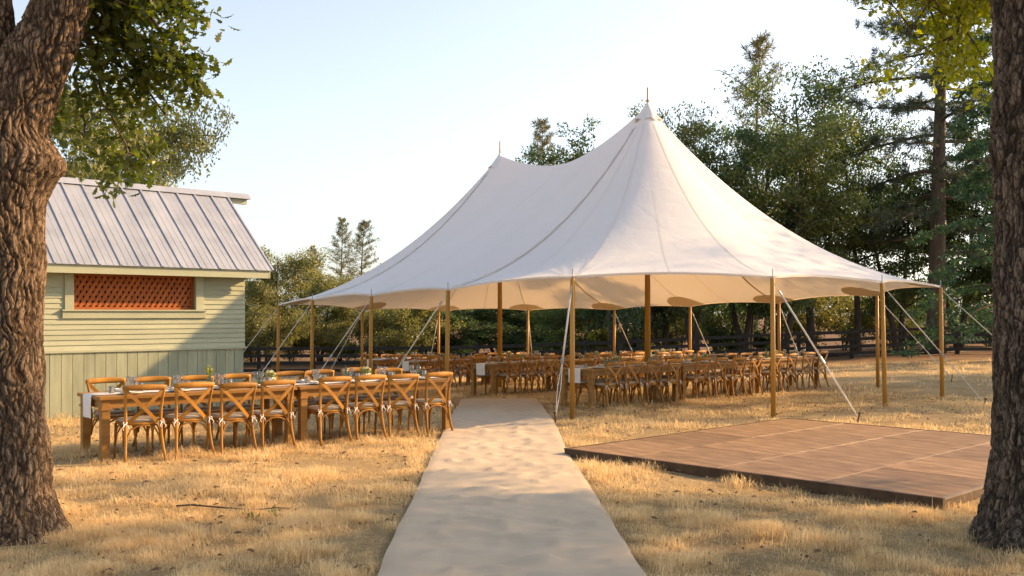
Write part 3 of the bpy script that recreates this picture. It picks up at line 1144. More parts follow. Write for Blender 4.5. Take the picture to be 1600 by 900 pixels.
# flower head and sprig meshes for the tables
fv, ft = leafy([(0, 0, .155), (.03, .015, .15), (-.035, .01, .15), (.0, -.03, .15)], .035, 40, .03, 5, aspect=.9)
ME['petals'] = np_mesh('flowers', fv, 4, M['petal'], col=ft)
fv, ft = leafy([(0, 0, .11), (.04, 0, .12), (-.04, .01, .12), (0, -.04, .12)], .045, 22, .045, 6)
ME['sprig'] = np_mesh('foliage', fv, 4, M['oak_sun'], col=ft)
fv, ft = leafy([(0, 0, .19), (.01, .02, .22), (-.02, 0, .24)], .04, 14, .045, 8)
ME['twig'] = np_mesh('greenery', fv, 4, M['oak_sun'], col=ft)

for key, (fx, fy), ang, nt, TL, TP, offs, phrase in ROWS:
    u = Vector((math.sin(R(ang)), math.cos(R(ang)), 0))
    v = Vector((-u.y, u.x, 0))
    rz = math.atan2(u.y, u.x)
    W = .86
    grp = {'N': 'sunlit outdoor row', 'A': 'front tent row', 'B': 'second tent row', 'C': 'third tent row', 'D': 'rear tent table'}[key]

    def at(a, b):
        return Vector((fx, fy, 0)) + u * a + v * b

    def top(a, b):
        i = min(nt - 1, max(0, int(a / TP)))
        m_ = at(i * TP + TL / 2, W / 2)
        return g1(m_.x, m_.y) + .7635
    for i in range(nt):
        if TL not in tables0:
            t = tables0[TL] = make_table(TL)
        else:
            t = copy_tree(tables0[TL])
        p = at(i * TP, 0)
        m_ = at(i * TP + TL / 2, W / 2)
        t.location = (p.x, p.y, g1(m_.x, m_.y))
        t.rotation_euler = (0, 0, rz)
        where = {('N', 0): 'wooden farm table in the sun, left one beside the oak trunk', ('N', 1): 'wooden farm table in the sun, right one beside the aisle runner'}.get((key, i))
        if not where:
            where = f'wooden farm table, {ORD[i]} from left in {phrase}' if nt > 1 else 'lone wooden farm table at the far back of the tent'
        tag(t, where, 'table', 'tables of ' + grp)
    # white runner cloth down the middle, hanging over the left end
    La = (nt - 1) * TP + TL
    prof = [(-.012, -.30), (-.014, -.15), (-.013, -.02), (-.006, .004)]
    pts = []
    cw = .17
    us = [(-.014, -.27), (-.016, -.14), (-.014, -.015), (-.004, .0035)] + [(La * q / 40, .0035) for q in range(1, 40)] + [(La - .05, .0035)]
    for (a, dz) in us:
        for b in (-1, -.6, -.2, .2, .6, 1):
            wob = .006 * math.sin(a * 3 + b) if a > 0 else .012 * math.sin(b * 5)
            p = at(a - (.012 * math.sin(b * 6) if dz < -.05 else 0), W / 2 + b * cw + wob)
            pts.append((p.x, p.y, top(max(a, 0), 0) + dz + (.002 * (1 + math.sin(a * 9 + b * 4)) if a > 0 else 0)))
    o = MB().grid(pts, len(us), 6).build('table_runner_cloth', M['linen'], smooth=True)
    tag(o, f'white cloth runner hanging over left end of {phrase}', 'table cloth', 'white cloths on the tables')
    # chairs
    hidden_far = 0
    for side in ('near', 'far'):
        for ci, a in enumerate(offs):
            jit = random.uniform(-.025, .025)
            ac = a + .40 + (jit if side == 'far' else 0) * 1.2
            if side == 'near':
                b = .06 + random.uniform(-.03, .03) if key != 'N' else .03 + random.uniform(-.015, .015)
                rr = rz + random.uniform(-.08, .08)
            else:
                b = W - .06 + random.uniform(-.03, .03)
                rr = rz + math.pi + random.uniform(-.07, .07)
            p = at(ac, b)
            word = 'camera side' if side == 'near' else 'far side'
            place_chair(p.x, p.y, rr, f'cross-back wooden chair, {ORD[ci]} from left, {word} of {phrase}', f'chairs on the {word} of {grp}')
            # place setting
            bb = .20 if side == 'near' else W - .20
            p = at(ac, bb)
            zt = top(ac, bb)
            o = obj('dinner_plate', ME['plate'], None, (p.x, p.y, zt + .001))
            tag(o, f'plate at {ORD[ci]} seat from left, {word} of {phrase}', 'plate', 'plates on ' + grp)
            if key in 'NA':
                o = obj('napkin', ME['napkin'], None, (p.x, p.y, zt + .019))
                o.rotation_euler = (0, 0, rz + math.pi / 2 + random.uniform(-.2, .2))
                tag(o, f'folded white napkin at {ORD[ci]} seat from left, {word} of {phrase}', 'napkin', 'napkins on ' + grp)
            q = at(ac + .15, bb + (.13 if side == 'near' else -.13))
            if random.random() < .5 or key == 'N':
                o = obj('tumbler', ME['tumbler'], None, (q.x, q.y, zt + .008))
                tag(o, f'water tumbler at {ORD[ci]} seat from left, {word} of {phrase}', 'glass', 'tumblers on ' + grp)
            if key == 'N' or random.random() < .6:
                q = at(ac + .07, bb + (.16 if side == 'near' else -.16))
                o = obj('stem_glass', ME['goblet'], None, (q.x, q.y, zt + .008))
                tag(o, f'stemmed glass at {ORD[ci]} seat from left, {word} of {phrase}', 'glass', 'stemmed glasses on ' + grp)
    # centre pieces
    for i in range(nt):
        for jx, kind in ((.32, 'candle'), (.95, 'bottle'), (1.32, 'planter'), (1.75, 'candle'), (2.2, 'bottle')):
            a = i * TP + jx + random.uniform(-.06, .06)
            if key == 'N' and i == 0 and kind == 'planter':
                a = 2.36
            if key == 'N' and i == 0 and kind == 'bottle' and jx < 1.2:
                a = 1.5
            p = at(a, W / 2 + random.uniform(-.05, .05))
            zt = top(a, 0) + .0085
            wh = f'{ORD[i]} table' if nt > 1 else 'table'
            nth = 'left' if jx < 1.2 else 'right'
            if kind == 'candle':
                t = thing('candle_jar', f'candle in clear glass jar, {nth} half of {wh} in {phrase}', 'candle', (p.x, p.y, zt), 0, 'candles on ' + grp)
                obj('jar', ME['votive'], t)
                obj('candle', ME['wax'], t)
            elif kind == 'bottle':
                t = thing('bottle_vase', (f'green bottle vase holding a leafy sprig on {phrase}' if key == 'N' and i == 0 and jx < 1.2 else f'green glass bottle, {nth} half of {wh} in {phrase}'), 'vase', (p.x, p.y, zt), random.random() * 6, 'bottle vases on ' + grp)
                obj('bottle', ME['bottle'], t)
                if key == 'N' and i == 0 and jx < 1.2:
                    obj('sprig', ME['twig'], t)
            else:
                t = thing('flower_planter', f'white cube planter of cream flowers on {wh} in {phrase}', 'planter', (p.x, p.y, zt), rz + .2, 'planters on ' + grp)
                MB().box((-.05, -.05, 0), (.05, .05, .10)).build('pot', M['white'], t, bevel=.006)
                obj('foliage', ME['sprig'], t)
                obj('flowers', ME['petals'], t)

# ------------------------------------------------------------------ fence
FY = 44.0
fence = thing('rail_fence', 'dark stained four rail wooden fence behind the tent', 'fence', (0, FY, 0))
px0 = -18.2
pitch = 2.38
fx_ = [px0 + i * pitch for i in range(20)]


def fyy(x):
    return .03 * (x - 5)


pm = MB().box((-.075, -.075, -.25), (.075, .075, 1.32)).mesh('post', M['fence'])
for i, x in enumerate(fx_):
    o = obj('post', pm, fence, (x, fyy(x), g1(x, FY)))
    o.rotation_euler = (random.uniform(-.01, .01), random.uniform(-.012, .012), 0)
    if i:
        xa = fx_[i - 1]
        for h in (.22, .54, .86, 1.18):
            e1, e2 = random.uniform(-.012, .012), random.uniform(-.012, .012)
            MB().bar((xa + .002, fyy(xa) - .095, g1(xa, FY) + h + e1), (x - .002, fyy(x) - .095, g1(x, FY) + h + e2), .038, .14).build('rail', M['fence'], fence)

# pale roofed outbuilding glimpsed through the trees
hut = thing('outbuilding', 'pale roofed outbuilding glimpsed between tree trunks behind fence', 'building', (27.5, 62.0, g1(27.5, 62)), .3)
MB().box((-1.8, -1.5, 0), (1.8, 1.5, 1.9)).build('wall', M['skirt'], hut)
MB().add([(-2.1, -1.9, 1.7), (2.1, -1.9, 1.7), (2.1, 0, 2.9), (-2.1, 0, 2.9), (2.1, 1.9, 1.7), (-2.1, 1.9, 1.7), (-2.1, -1.9, 1.78), (2.1, -1.9, 1.78), (2.1, 0, 2.98), (-2.1, 0, 2.98), (2.1, 1.9, 1.78), (-2.1, 1.9, 1.78)],
         [(0, 3, 2, 1), (3, 5, 4, 2), (6, 7, 8, 9), (9, 8, 10, 11), (0, 1, 7, 6), (1, 2, 8, 7), (2, 4, 10, 8), (4, 5, 11, 10), (5, 3, 9, 11), (3, 0, 6, 9)]).build('roof', M['pale'], hut)

# ------------------------------------------------------------------ tree makers
def limb_path(a, d, L, seed, n=6, droop=0.0, wob=.12):
    r = random.Random(seed)
    p, d = Vector(a), Vector(d).normalized()
    out = [p.copy()]
    for i in range(n):
        d = (d + Vector((r.uniform(-wob, wob), r.uniform(-wob, wob), r.uniform(-wob, wob) - droop / n))).normalized()
        p = p + d * (L / n)
        out.append(p.copy())
    return out


def broadleaf(seed, H, Rr, base, nl, leaf, mat, lpc=42, trunk_r=.22, clump=.75, flat=.7, fork=2, bark=None, sparse=1.0):
    """trunk mesh and crown mesh of a broad crowned tree of height H, radius Rr, crown from base upwards"""
    r = random.Random(seed)
    tm = MB()
    tips = []
    stems = []
    for k in range(fork):
        a = 2 * math.pi * (k / fork) + r.random()
        lean = .14 if fork > 1 else .04
        pth = limb_path((0.08 * math.cos(a), .08 * math.sin(a), -.15), (lean * math.cos(a), lean * math.sin(a), 1), H * .8, seed * 7 + k, 9, 0, .07)
        rad = [trunk_r * (1.35 if i == 0 else 1) * (1 - .85 * i / 9) / (1 if fork == 1 else 1.25) for i in range(10)]
        tm.tube(pth, rad, 9)
        stems.append((pth, rad))
    for i in range(nl):
        pth, rad = stems[i % len(stems)]
        t = r.uniform(base / H * 1.1, 1.0) if base > .5 else r.uniform(.12, 1)
        k = min(8, int(t * 9))
        o = pth[k].lerp(pth[k + 1], t * 9 - k if t < 1 else 1)
        a = 2.399 * i + r.uniform(-.5, .5)
        up = r.uniform(.15, .8)
        rel = (o.z - base) / (H - base)
        env = Rr * max(.35, math.sin(math.pi * min(1, max(.08, .18 + .72 * rel)))) * r.uniform(.7, 1.15)
        pl = limb_path(o, (math.cos(a), math.sin(a), up), env, seed * 131 + i, 6, .25, .2)
        r0 = rad[k] * .5
        tm.tube(pl, [max(.012, r0 * (1 - .85 * j / 6)) for j in range(7)], 6, False)
        for j in (2, 3, 4, 5, 6):
            tips.append(pl[j])
            for _ in range(2 if j > 2 else 1):
                d = Vector((r.uniform(-1, 1), r.uniform(-1, 1), r.uniform(-.35, .8)))
                e = pl[j] + d * Rr * .24
                tips.append(e)
                if j > 3:
                    tm.tube([pl[j], pl[j].lerp(e, .5) + Vector((0, 0, .05)), e], [.02, .014, .006], 4, False)
    tips = [p for p in tips if p.z > base * .9]
    if sparse < 1:
        tips = [p for p in tips if r.random() < sparse]
    v, t = leafy(tips, [clump * r.uniform(.6, 1.15) for _ in tips], lpc, leaf, seed, flat=flat)
    return tm.mesh('trunk', bark or M['bark_far'], True), np_mesh('crown', v, 4, mat, col=t)


def needles(centers, dirs, n, L, seed, width=.012):
    """tufts of needles fanned round a shoot direction"""
    r = np.random.default_rng(seed)
    c = np.repeat(np.asarray(centers, float), n, 0)
    d0 = np.repeat(np.asarray(dirs, float), n, 0)
    N = len(c)
    d = d0 * .75 + r.normal(size=(N, 3)) * .8
    d /= np.linalg.norm(d, axis=1, keepdims=True) + 1e-9
    s = np.cross(d, r.normal(size=(N, 3)))
    s /= np.linalg.norm(s, axis=1, keepdims=True) + 1e-9
    l = L * r.uniform(.6, 1.2, (N, 1))
    p = c + r.normal(size=(N, 3)) * L * .12
    v = np.stack([p, p + d * l * .5 + s * width, p + d * l, p + d * l * .5 - s * width], 1)
    t = np.repeat(np.clip(np.repeat(r.random(len(centers)), n) * .5 + r.random(N) * .5, 0, 1), 4)
    return v.reshape(-1, 3), np.repeat(t[:, None], 3, 1)


def pine(seed, H, Rr, base, nl, mat, tuft=.32, npt=16, trunk_r=.22, droop=.3, top_pow=.8, width=.02, side_n=3, bark=None, step=.45):
    r = random.Random(seed)
    tm = MB()
    pth = limb_path((0, 0, -.2), (0, 0, 1), H + .2, seed, 10, 0, .02)
    tm.tube(pth, [trunk_r * (1.25 if i == 0 else 1) * (1 - .93 * i / 10) for i in range(11)], 9)
    cs, ds = [], []
    for i in range(nl):
        rel = (i + r.random()) / nl
        z = base + (H - base) * rel ** .8
        k = min(9, int((z + .2) / (H + .2) * 10))
        o = pth[k].lerp(pth[k + 1], (z + .2) / (H + .2) * 10 - k)
        a = 2.399 * i + r.uniform(-.4, .4)
        Lm = Rr * ((1 - rel) ** top_pow * .92 + .11) * r.uniform(.6, 1.15)
        up = -.05 + .75 * rel
        pl = limb_path(o, (math.cos(a), math.sin(a), up), Lm, seed * 97 + i, 6, droop, .1)
        # shoots turn up at the end
        pl[-1].z += Lm * .06
        tm.tube(pl, [max(.008, trunk_r * .26 * (1 - rel * .7) * (1 - .85 * j / 6)) for j in range(7)], 5, False)
        for j in range(2 if Lm > 1 else 1, 7):
            d = (pl[j] - pl[j - 1]).normalized()
            cs.append(pl[j])
            ds.append(d)
            for q in range(side_n if Lm > 1.1 else 1):
                e = d.cross(Vector((0, 0, 1))) * r.choice((-1, 1)) * r.uniform(.3, 1) + d * r.uniform(.2, .8) + Vector((0, 0, r.uniform(-.3, .4)))
                e.normalize()
                ln = r.uniform(.2, 1) * min(step * 2, Lm * .3)
                x = pl[j - 1].lerp(pl[j], r.random()) + e * ln
                cs.append(x)
                ds.append(e)
                if Lm > 1.5:
                    tm.tube([pl[j], x], [.010, .004], 3, False)
    for q in range(3):
        cs.append(pth[10] - Vector((0, 0, q * .15)))
        ds.append(Vector((0, 0, 1)))
    v, t = needles(cs, ds, npt, tuft, seed, width)
    return tm.mesh('trunk', bark or M['bark_far'], True), np_mesh('crown', v, 4, mat, col=t)


def cedar(seed, H, Rr, base, nl, mat):
    r = random.Random(seed)
    tm = MB()
    pth = limb_path((0, 0, -.2), (0, 0, 1), H + .2, seed, 10, 0, .02)
    tm.tube(pth, [.3 * (1 - .93 * i / 10) for i in range(11)], 9)
    cs, sp = [], []
    for i in range(nl):
        rel = (i + r.random()) / nl
        z = base + (H - base) * rel
        a = 2.399 * i + r.uniform(-.4, .4)
        Lm = Rr * ((1 - rel) ** .7 * .95 + .08) * r.uniform(.75, 1.1)
        pl = limb_path((0, 0, z), (math.cos(a), math.sin(a), .15), Lm, seed * 97 + i, 7, .75, .08)
        tm.tube(pl, [max(.008, .05 * (1 - .85 * j / 7)) for j in range(8)], 5, False)
        side = Vector((-math.sin(a), math.cos(a), 0))
        for j in range(2, 8):
            w = Lm * .22 * (1 - abs(j / 7 - .55))
            for q in range(5):
                cs.append(pl[j] + side * w * r.uniform(-1.6, 1.6) + Vector((0, 0, -.12 * r.random())))
                sp.append(.34)
    v, t = leafy(cs, sp, 22, .19, seed, flat=.28, aspect=.35, bias=(0, 0, -.5))
    return tm.mesh('trunk', M['bark_far'], True), np_mesh('crown', v, 4, mat, col=t)


def plant_tree(name, label, meshes, x, y, s=1.0, sz=None, rz=0.0, group='trees beyond the fence', cat='tree', crown_name='crown'):
    t = thing(name, label, cat, (x, y, g1(x, y)), rz, group)
    t.scale = (s, s, sz or s)
    obj('trunk', meshes[0], t)
    obj(crown_name, meshes[1], t)
    return t


def ix(px_, d):
    return (px_ - 800) / fpx * d


BL = [broadleaf(11, 12, 4.4, 2.4, 34, .17, M['green'], 66, .26, .62, fork=2),
      broadleaf(12, 12, 4.2, 2.2, 34, .17, M['deep'], 66, .24, .62, fork=3),
      broadleaf(13, 12, 4.0, 3.6, 28, .15, M['green'], 40, .2, .7, fork=1, sparse=.8),
      broadleaf(14, 9, 4.2, 1.2, 34, .15, M['olive'], 80, .22, .66, fork=2)]
BL.append(broadleaf(15, 12, 4.2, 2.4, 32, .16, leaf_mat('light_green_leaf', (.08, .12, .032), (.17, .19, .055), .44), 64, .24, .66, fork=2))
SH = [broadleaf(21, 3.6, 2.0, .1, 16, .13, M['shrub'], 44, .06, .5, fork=3),
      broadleaf(22, 4.2, 2.2, .1, 16, .14, M['green'], 44, .06, .55, fork=3),
      broadleaf(23, 4.0, 2.4, .1, 16, .15, M['deep'], 44, .06, .55, fork=3)]
PN = [pine(31, 18, 3.4, 4.0, 52, M['pine'], .42, 9, .2, -.15, .7, .026, side_n=2),
      pine(32, 18, 3.0, 4.0, 56, M['pine'], .42, 9, .2, -.2, .62, .026, side_n=2)]

G = 'trees beyond the fence'
# big oak behind the shed
plant_tree('oak_tree', 'olive green oak rising behind the shed roof', BL[3], ix(160, 33), 33, .78, 1.2, 2.6, G)
# left gap trees
plant_tree('willow_tree', 'rounded olive tree between shed and tent, nearest the shed', BL[3], ix(418, 54), 54, .66, .80, 1.9, G)
plant_tree('willow_tree', 'low olive tree left of tent behind the fence, below the twin pines', BL[3], ix(500, 58), 58, .66, .66, 3.4, G)
plant_tree('broadleaf_tree', 'dark leafy tree behind the shed corner above the fence', BL[0], ix(350, 60), 60, .55, .48, 2.2, G)
plant_tree('pine_tree', 'left pine of the far pair beside tent edge', PN[0], ix(534, 78), 78, .62, .585, .4, G)
plant_tree('pine_tree', 'right pine of the far pair beside tent edge', PN[1], ix(562, 80), 80, .72, .585, 2.0, G)
plant_tree('pine_tree', 'small lone far pine left of the pine pair', PN[0], ix(491, 86), 86, .52, .50, 4.0, G)
plant_tree('pine_tree', 'pine top showing between the two tent peaks', PN[0], ix(857, 80), 80, 1.0, 1.02, 5.0, G)
plant_tree('pine_tree', 'tall pine standing highest above the right treeline', PN[1], ix(1180, 70), 70, 1.15, 1.19, 1.0, G)
# trees behind the tent and to the right
plant_tree('broadleaf_tree', 'leafy tree whose top shows left of the near tent peak', BL[1], ix(962, 48), 48, .85, 1.0, 1.0, G)
plant_tree('broadleaf_tree', 'leafy tree just right of the near tent peak', BL[4], ix(1085, 47.5), 47.5, .8, 1.02, 2.5, G)
plant_tree('broadleaf_tree', 'thinly leaved tall tree below right of the tallest pine', BL[2], ix(1265, 49), 49, 1.1, 1.36, .3, G)
plant_tree('broadleaf_tree', 'dense dark tree in front of the tallest pine', BL[1], ix(1165, 50), 50, .95, 1.08, 4.0, G)
plant_tree('broadleaf_tree', 'broad green tree behind right tent slope', BL[4], ix(1222, 47), 47, .9, 1.02, 5.4, G)
plant_tree('broadleaf_tree', 'dark tree between thin tall tree and big pine', BL[2], ix(1340, 50), 50, .9, 1.15, .8, G)
for i, (px_, d, s, h, k, lab) in enumerate([
        (610, 62, .6, .36, 1, 'dark tree under left tent edge beside willow bush'), (700, 58, .72, .36, 1, 'dark tree seen under the canopy by left pole'),
        (775, 66, .75, .36, 0, 'tree seen under the canopy behind far centre pole'), (850, 60, .7, .38, 1, 'dark tree seen under canopy between centre poles'),
        (905, 52, .6, .38, 0, 'light green tree seen under canopy beside front left pole'), (1035, 50, .75, .8, 1, 'dark trunked tree seen under canopy right of near centre pole'),
        (1120, 62, .8, .5, 1, 'dark tree seen under canopy left of front right pole'), (1405, 50, .8, .85, 0, 'green tree behind the rightmost tent poles'), (1500, 51, .85, .95, 1, 'background tree right of the big pine trunk'),
        (1585, 50, .85, 1.1, 0, 'background tree behind the right oak trunk'),
        (250, 66, .8, .6, 1, 'background tree hidden mostly by the shed'), (60, 50, .9, .8, 0, 'background tree behind the left oak trunk'),
        (-80, 46, .9, .9, 3, 'olive tree beyond the left frame edge')]):
    plant_tree('broadleaf_tree', lab, BL[k], ix(px_, d), d, s, h, i * 1.3, G)
for i, (px_, d, s, k, lab) in enumerate([
        (645, 55, 1.05, 0, 'pale willow bush behind the left tent poles'), (585, 57, .95, 0, 'olive shrub left of the pale willow bush'),
        (455, 58, .95, 0, 'olive shrub behind fence between two left poles'), (395, 57, .95, 0, 'olive shrub behind fence next to shed corner'),
        (720, 60, 1.0, 2, 'dark shrub behind fence left of far centre pole'), (800, 61, 1.0, 2, 'dark shrub behind fence right of far centre pole'),
        (880, 55, 1.0, 1, 'green shrub behind fence left of front left pole'), (925, 53, .95, 0, 'lit yellow green shrub right of front left pole'),
        (985, 56, .95, 2, 'dark shrub behind fence left of near centre pole'), (1060, 54, 1.0, 0, 'lit shrub behind fence right of near centre pole'),
        (1140, 56, 1.05, 2, 'dark shrub behind fence left of front right pole'), (1185, 56, 1.0, 1, 'green shrub behind fence at front right pole'),
        (1270, 54, 1.15, 0, 'lit yellow green shrub right of front right pole'), (1320, 57, 1.0, 0, 'olive shrub behind fence between right poles'),
        (1395, 56, 1.0, 0, 'pale shrub left of the rightmost front pole'), (1425, 58, .8, 1, 'green shrub left of the pale outbuilding roof'),
        (1545, 56, 1.1, 2, 'dark shrub beside the right oak trunk'), (530, 62, 1.1, 1, 'green shrub behind the second left tent pole'),
        (670, 64, 1.25, 1, 'green shrub behind the pale willow bush'), (845, 64, 1.3, 2, 'dark shrub far behind the centre tables')]):
    plant_tree('shrub', lab, SH[k], ix(px_, d), d, s, s, i * 2.1, 'shrubs behind the fence', 'shrub')

# the big pine on the right
PB = pine(41, 25, 5.8, 4.5, 70, M['pine2'], .36, 44, .44, .35, .5, .016, side_n=5, bark=M['bark2'], step=.8)
plant_tree('ponderosa_pine', 'tall dark pine with long bare limbs right of the tent', PB, ix(1463, 46.5), 46.5, 1, 1, .2, G)
CD = cedar(42, 15, 4.2, .8, 44, M['cedar'])
plant_tree('cedar_tree', 'cedar with drooping layered sprays beside the right oak trunk', CD, ix(1585, 37), 37, 1, 1, .5, G)

# ------------------------------------------------------------------ foreground oaks
def trunk_mesh(path, name, mat, nseg=200, nh=420, furrow=.020, seed=1, extra=None, cell=(25, 4.2), z_dense=4.7):
    """path: list of (x, y, z, r); a furrowed bark skin, dense enough to carry real ridges and plates"""
    pa = np.array(path, float)
    t = np.concatenate([[0], np.cumsum(np.linalg.norm(np.diff(pa[:, :3], axis=0), axis=1))])
    td = float(np.interp(z_dense, pa[:, 2], t))
    tt = np.concatenate([np.linspace(0, td, nh), np.linspace(td, t[-1], 24)[1:]]) if td < t[-1] - .05 else np.linspace(0, t[-1], nh)
    nh = len(tt)

    def cr(col):
        y = pa[:, col]
        m = np.gradient(y, t)
        k = np.clip(np.searchsorted(t, tt) - 1, 0, len(t) - 2)
        h = t[k + 1] - t[k]
        q = (tt - t[k]) / h
        return (2 * q**3 - 3 * q**2 + 1) * y[k] + (q**3 - 2 * q**2 + q) * h * m[k] + (-2 * q**3 + 3 * q**2) * y[k + 1] + (q**3 - q**2) * h * m[k + 1]
    X, Y, Z, Rd = cr(0), cr(1), cr(2), cr(3)
    tx, ty, tz = np.gradient(X, tt), np.gradient(Y, tt), np.gradient(Z, tt)
    vs, tint = [], []
    o1, o2, o3 = Vector((7, 7, 7)), Vector((3, 1, 9)), Vector((seed, 0, 0))
    for i in range(nh):
        T = Vector((tx[i], ty[i], tz[i])).normalized()
        U = (Vector((1, 0, 0)) - T * T.x).normalized()
        Wv = T.cross(U)
        C = Vector((X[i], Y[i], Z[i]))
        for k in range(nseg):
            a = 2 * math.pi * k / nseg
            dr = U * math.cos(a) + Wv * math.sin(a)
            rad = Rd[i] * (1 + .05 * math.sin(3 * a + seed + Z[i] * .5) + .03 * math.sin(5 * a - seed * 2 + Z[i]))
            if extra:
                rad += extra(a, Z[i])
            p = C + dr * rad
            n5 = noise.noise(p * 5)
            q = Vector((p.x * cell[0] + n5 * 1.0, p.y * cell[0] + noise.noise(p * 5 + o1) * 1.0, p.z * cell[1] + noise.noise(p * 9 + o2) * .7))
            dd, _ = noise.voronoi(q)
            f = min(1.0, (dd[1] - dd[0]) * 4.2)
            f = f * f * (3 - 2 * f)
            d2, _ = noise.voronoi(Vector((q.x * .42 + n5, q.y * .42, q.z * .30 + 5)))
            big = min(1.0, (d2[1] - d2[0]) * 6)
            f *= .35 + .65 * big
            rad -= .012 * (1 - big)
            rad += furrow * (f - .6) + .006 * noise.noise(p * 26) + .03 * noise.noise(p * 2.2 + o3)
            vs.append(C + dr * rad)
            tint.append(f)
    v = np.array([tuple(q) for q in vs])
    i_, k_ = np.meshgrid(np.arange(nh - 1), np.arange(nseg), indexing='ij')
    k2 = (k_ + 1) % nseg
    fq = np.stack([i_ * nseg + k_, i_ * nseg + k2, (i_ + 1) * nseg + k2, (i_ + 1) * nseg + k_], -1).reshape(-1, 4)
    return np_mesh(name, v, 4, mat, True, np.repeat(np.array(tint)[:, None], 3, 1), fq)


LOBED = np.array([(0, 0), (.10, .10), (.20, .06), (.30, .24), (.40, .12), (.54, .34), (.64, .17), (.80, .28), (.87, .12), (1, 0)])
LOBED = np.concatenate([LOBED, LOBED[1:-1][::-1] * np.array([1, -1])])


def lobed_leaves(centers, spread, n, size, seed, droop=.35):
    r = np.random.default_rng(seed)
    c = np.repeat(np.asarray(centers, float), n, 0)
    N = len(c)
    off = r.normal(size=(N, 3))
    off /= np.linalg.norm(off, axis=1, keepdims=True)
    off *= (r.random((N, 1)) ** .5) * spread
    off[:, 2] *= .75
    p = c + off
    d = r.normal(size=(N, 3)) + off / spread - np.array([0, 0, droop])
    d /= np.linalg.norm(d, axis=1, keepdims=True)
    s = np.cross(d, r.normal(size=(N, 3)) * .6 + np.array([0, 0, 1.0]))
    s /= np.linalg.norm(s, axis=1, keepdims=True) + 1e-9
    nn = np.cross(d, s)
    L = size * r.uniform(.6, 1.2, (N, 1, 1))
    o = LOBED
    cur = -.18 * o[:, 0] ** 2 + .25 * np.abs(o[:, 1])
    v = p[:, None, :] + L * (d[:, None, :] * o[None, :, 0, None] + s[:, None, :] * o[None, :, 1, None] + nn[:, None, :] * cur[None, :, None])
    t = np.repeat(np.clip(np.repeat(r.random(len(centers)), n) * .5 + r.random(N) * .5, 0, 1), len(o))
    return v.reshape(-1, 3), np.repeat(t[:, None], 3, 1)


def oak_branches(spec, seed):
    """spec: list of (start, end, radius, twigs) -> branch mesh builder and leaf-cluster centres"""
    r = random.Random(seed)
    mb, tips = MB(), []
    for a, b, r0, nt in spec:
        a, b = Vector(a), Vector(b)
        L = (b - a).length
        pl = [a.lerp(b, i / 7) + Vector((r.uniform(-1, 1), r.uniform(-1, 1), r.uniform(-1, 1))) * L * .035 * (0 < i < 7) + Vector((0, 0, L * .08 * math.sin(math.pi * i / 7))) for i in range(8)]
        mb.tube(pl, [max(.006, r0 * (1 - .85 * i / 7)) for i in range(8)], 7, False)
        for k in range(nt):
            f = r.uniform(.25, 1.0) * 7
            i = min(6, int(f))
            o = pl[i].lerp(pl[i + 1], f - i)
            e = o + Vector((r.uniform(-1, 1), r.uniform(-1, 1), r.uniform(-.8, .6))) * L * .24
            mid = o.lerp(e, .5) + Vector((0, 0, .03))
            mb.tube([o, mid, e], [.010, .007, .003], 4, False)
            tips += [mid, e, e + Vector((r.uniform(-.1, .1), r.uniform(-.1, .1), r.uniform(-.1, .05)))]
        tips.append(b)
    return mb, tips


def crown_cloud(c, rad, n, seed, zmin):
    r = random.Random(seed)
    out = []
    while len(out) < n:
        d = Vector((r.gauss(0, 1), r.gauss(0, 1), r.gauss(0, 1))).normalized() * (r.random() ** .4)
        p = Vector(c) + Vector((d.x * rad[0], d.y * rad[1], d.z * rad[2]))
        if p.z > zmin:
            out.append(p)
    return out


# left oak
LX, LY = -4.02, 7.8
oakL = thing('oak_tree', 'gnarled oak trunk at left frame edge with forked limbs', 'tree', (0, 0, 0), 0, 'oaks framing the view')
burl = lambda a, z: .13 * math.exp(-((z - 2.92) / .20) ** 2) * max(0, math.cos(a - .0)) ** 3 + .06 * math.exp(-(z / .25) ** 2) * max(0, math.sin(4 * a + 1.2))
me = trunk_mesh([(LX - .02, LY, -.15, .64), (LX - .01, LY, .03, .50), (LX, LY, .28, .40), (LX, LY, .7, .345), (LX, LY, 1.3, .315), (LX, LY, 2.0, .31), (LX, LY, 2.55, .325), (LX + .0, LY, 2.9, .36), (LX + .05, LY, 3.2, .33), (LX + .20, LY, 3.5, .265),
                 (LX + .35, LY, 3.8, .225), (LX + .50, LY + .02, 4.17, .20), (LX + .68, LY + .05, 4.7, .185), (LX + .85, LY + .1, 5.6, .15), (LX + .9, LY + .2, 7.0, .08)], 'trunk', M['bark'], 280, 480, .012, 1, burl)
obj('trunk', me, oakL)
me = trunk_mesh([(LX - .05, LY + .03, 2.7, .28), (LX - .10, LY + .04, 3.2, .255), (LX - .13, LY + .05, 3.7, .20), (LX - .12, LY + .07, 4.2, .175), (LX - .2, LY + .1, 4.9, .16), (LX - .6, LY + .2, 6.2, .12), (LX - .9, LY + .3, 7.4, .06)], 'limb', M['bark'], 180, 220, .012, 4)
obj('limb', me, oakL)
specL = [((LX + .62, LY + .1, 4.7), (-2.72, 8.3, 3.75), .05, 20), ((LX + .55, LY + .1, 4.5), (-2.85, 8.5, 4.35), .05, 18), ((LX + .5, LY + .2, 4.3), (-3.1, 8.9, 3.5), .04, 16),
         ((LX + .6, LY + .1, 4.9), (-2.95, 8.0, 4.6), .05, 18), ((LX + .45, LY + .3, 4.2), (-3.55, 9.2, 3.05), .03, 12), ((LX + .4, LY + .3, 4.2), (-4.0, 9.3, 3.3), .03, 12), ((LX + .6, LY + .1, 4.8), (-3.2, 8.1, 4.35), .04, 16), ((LX + .5, LY + .2, 4.6), (-3.3, 8.6, 4.0), .04, 16)]
mb, tipsL = oak_branches(specL, 5)
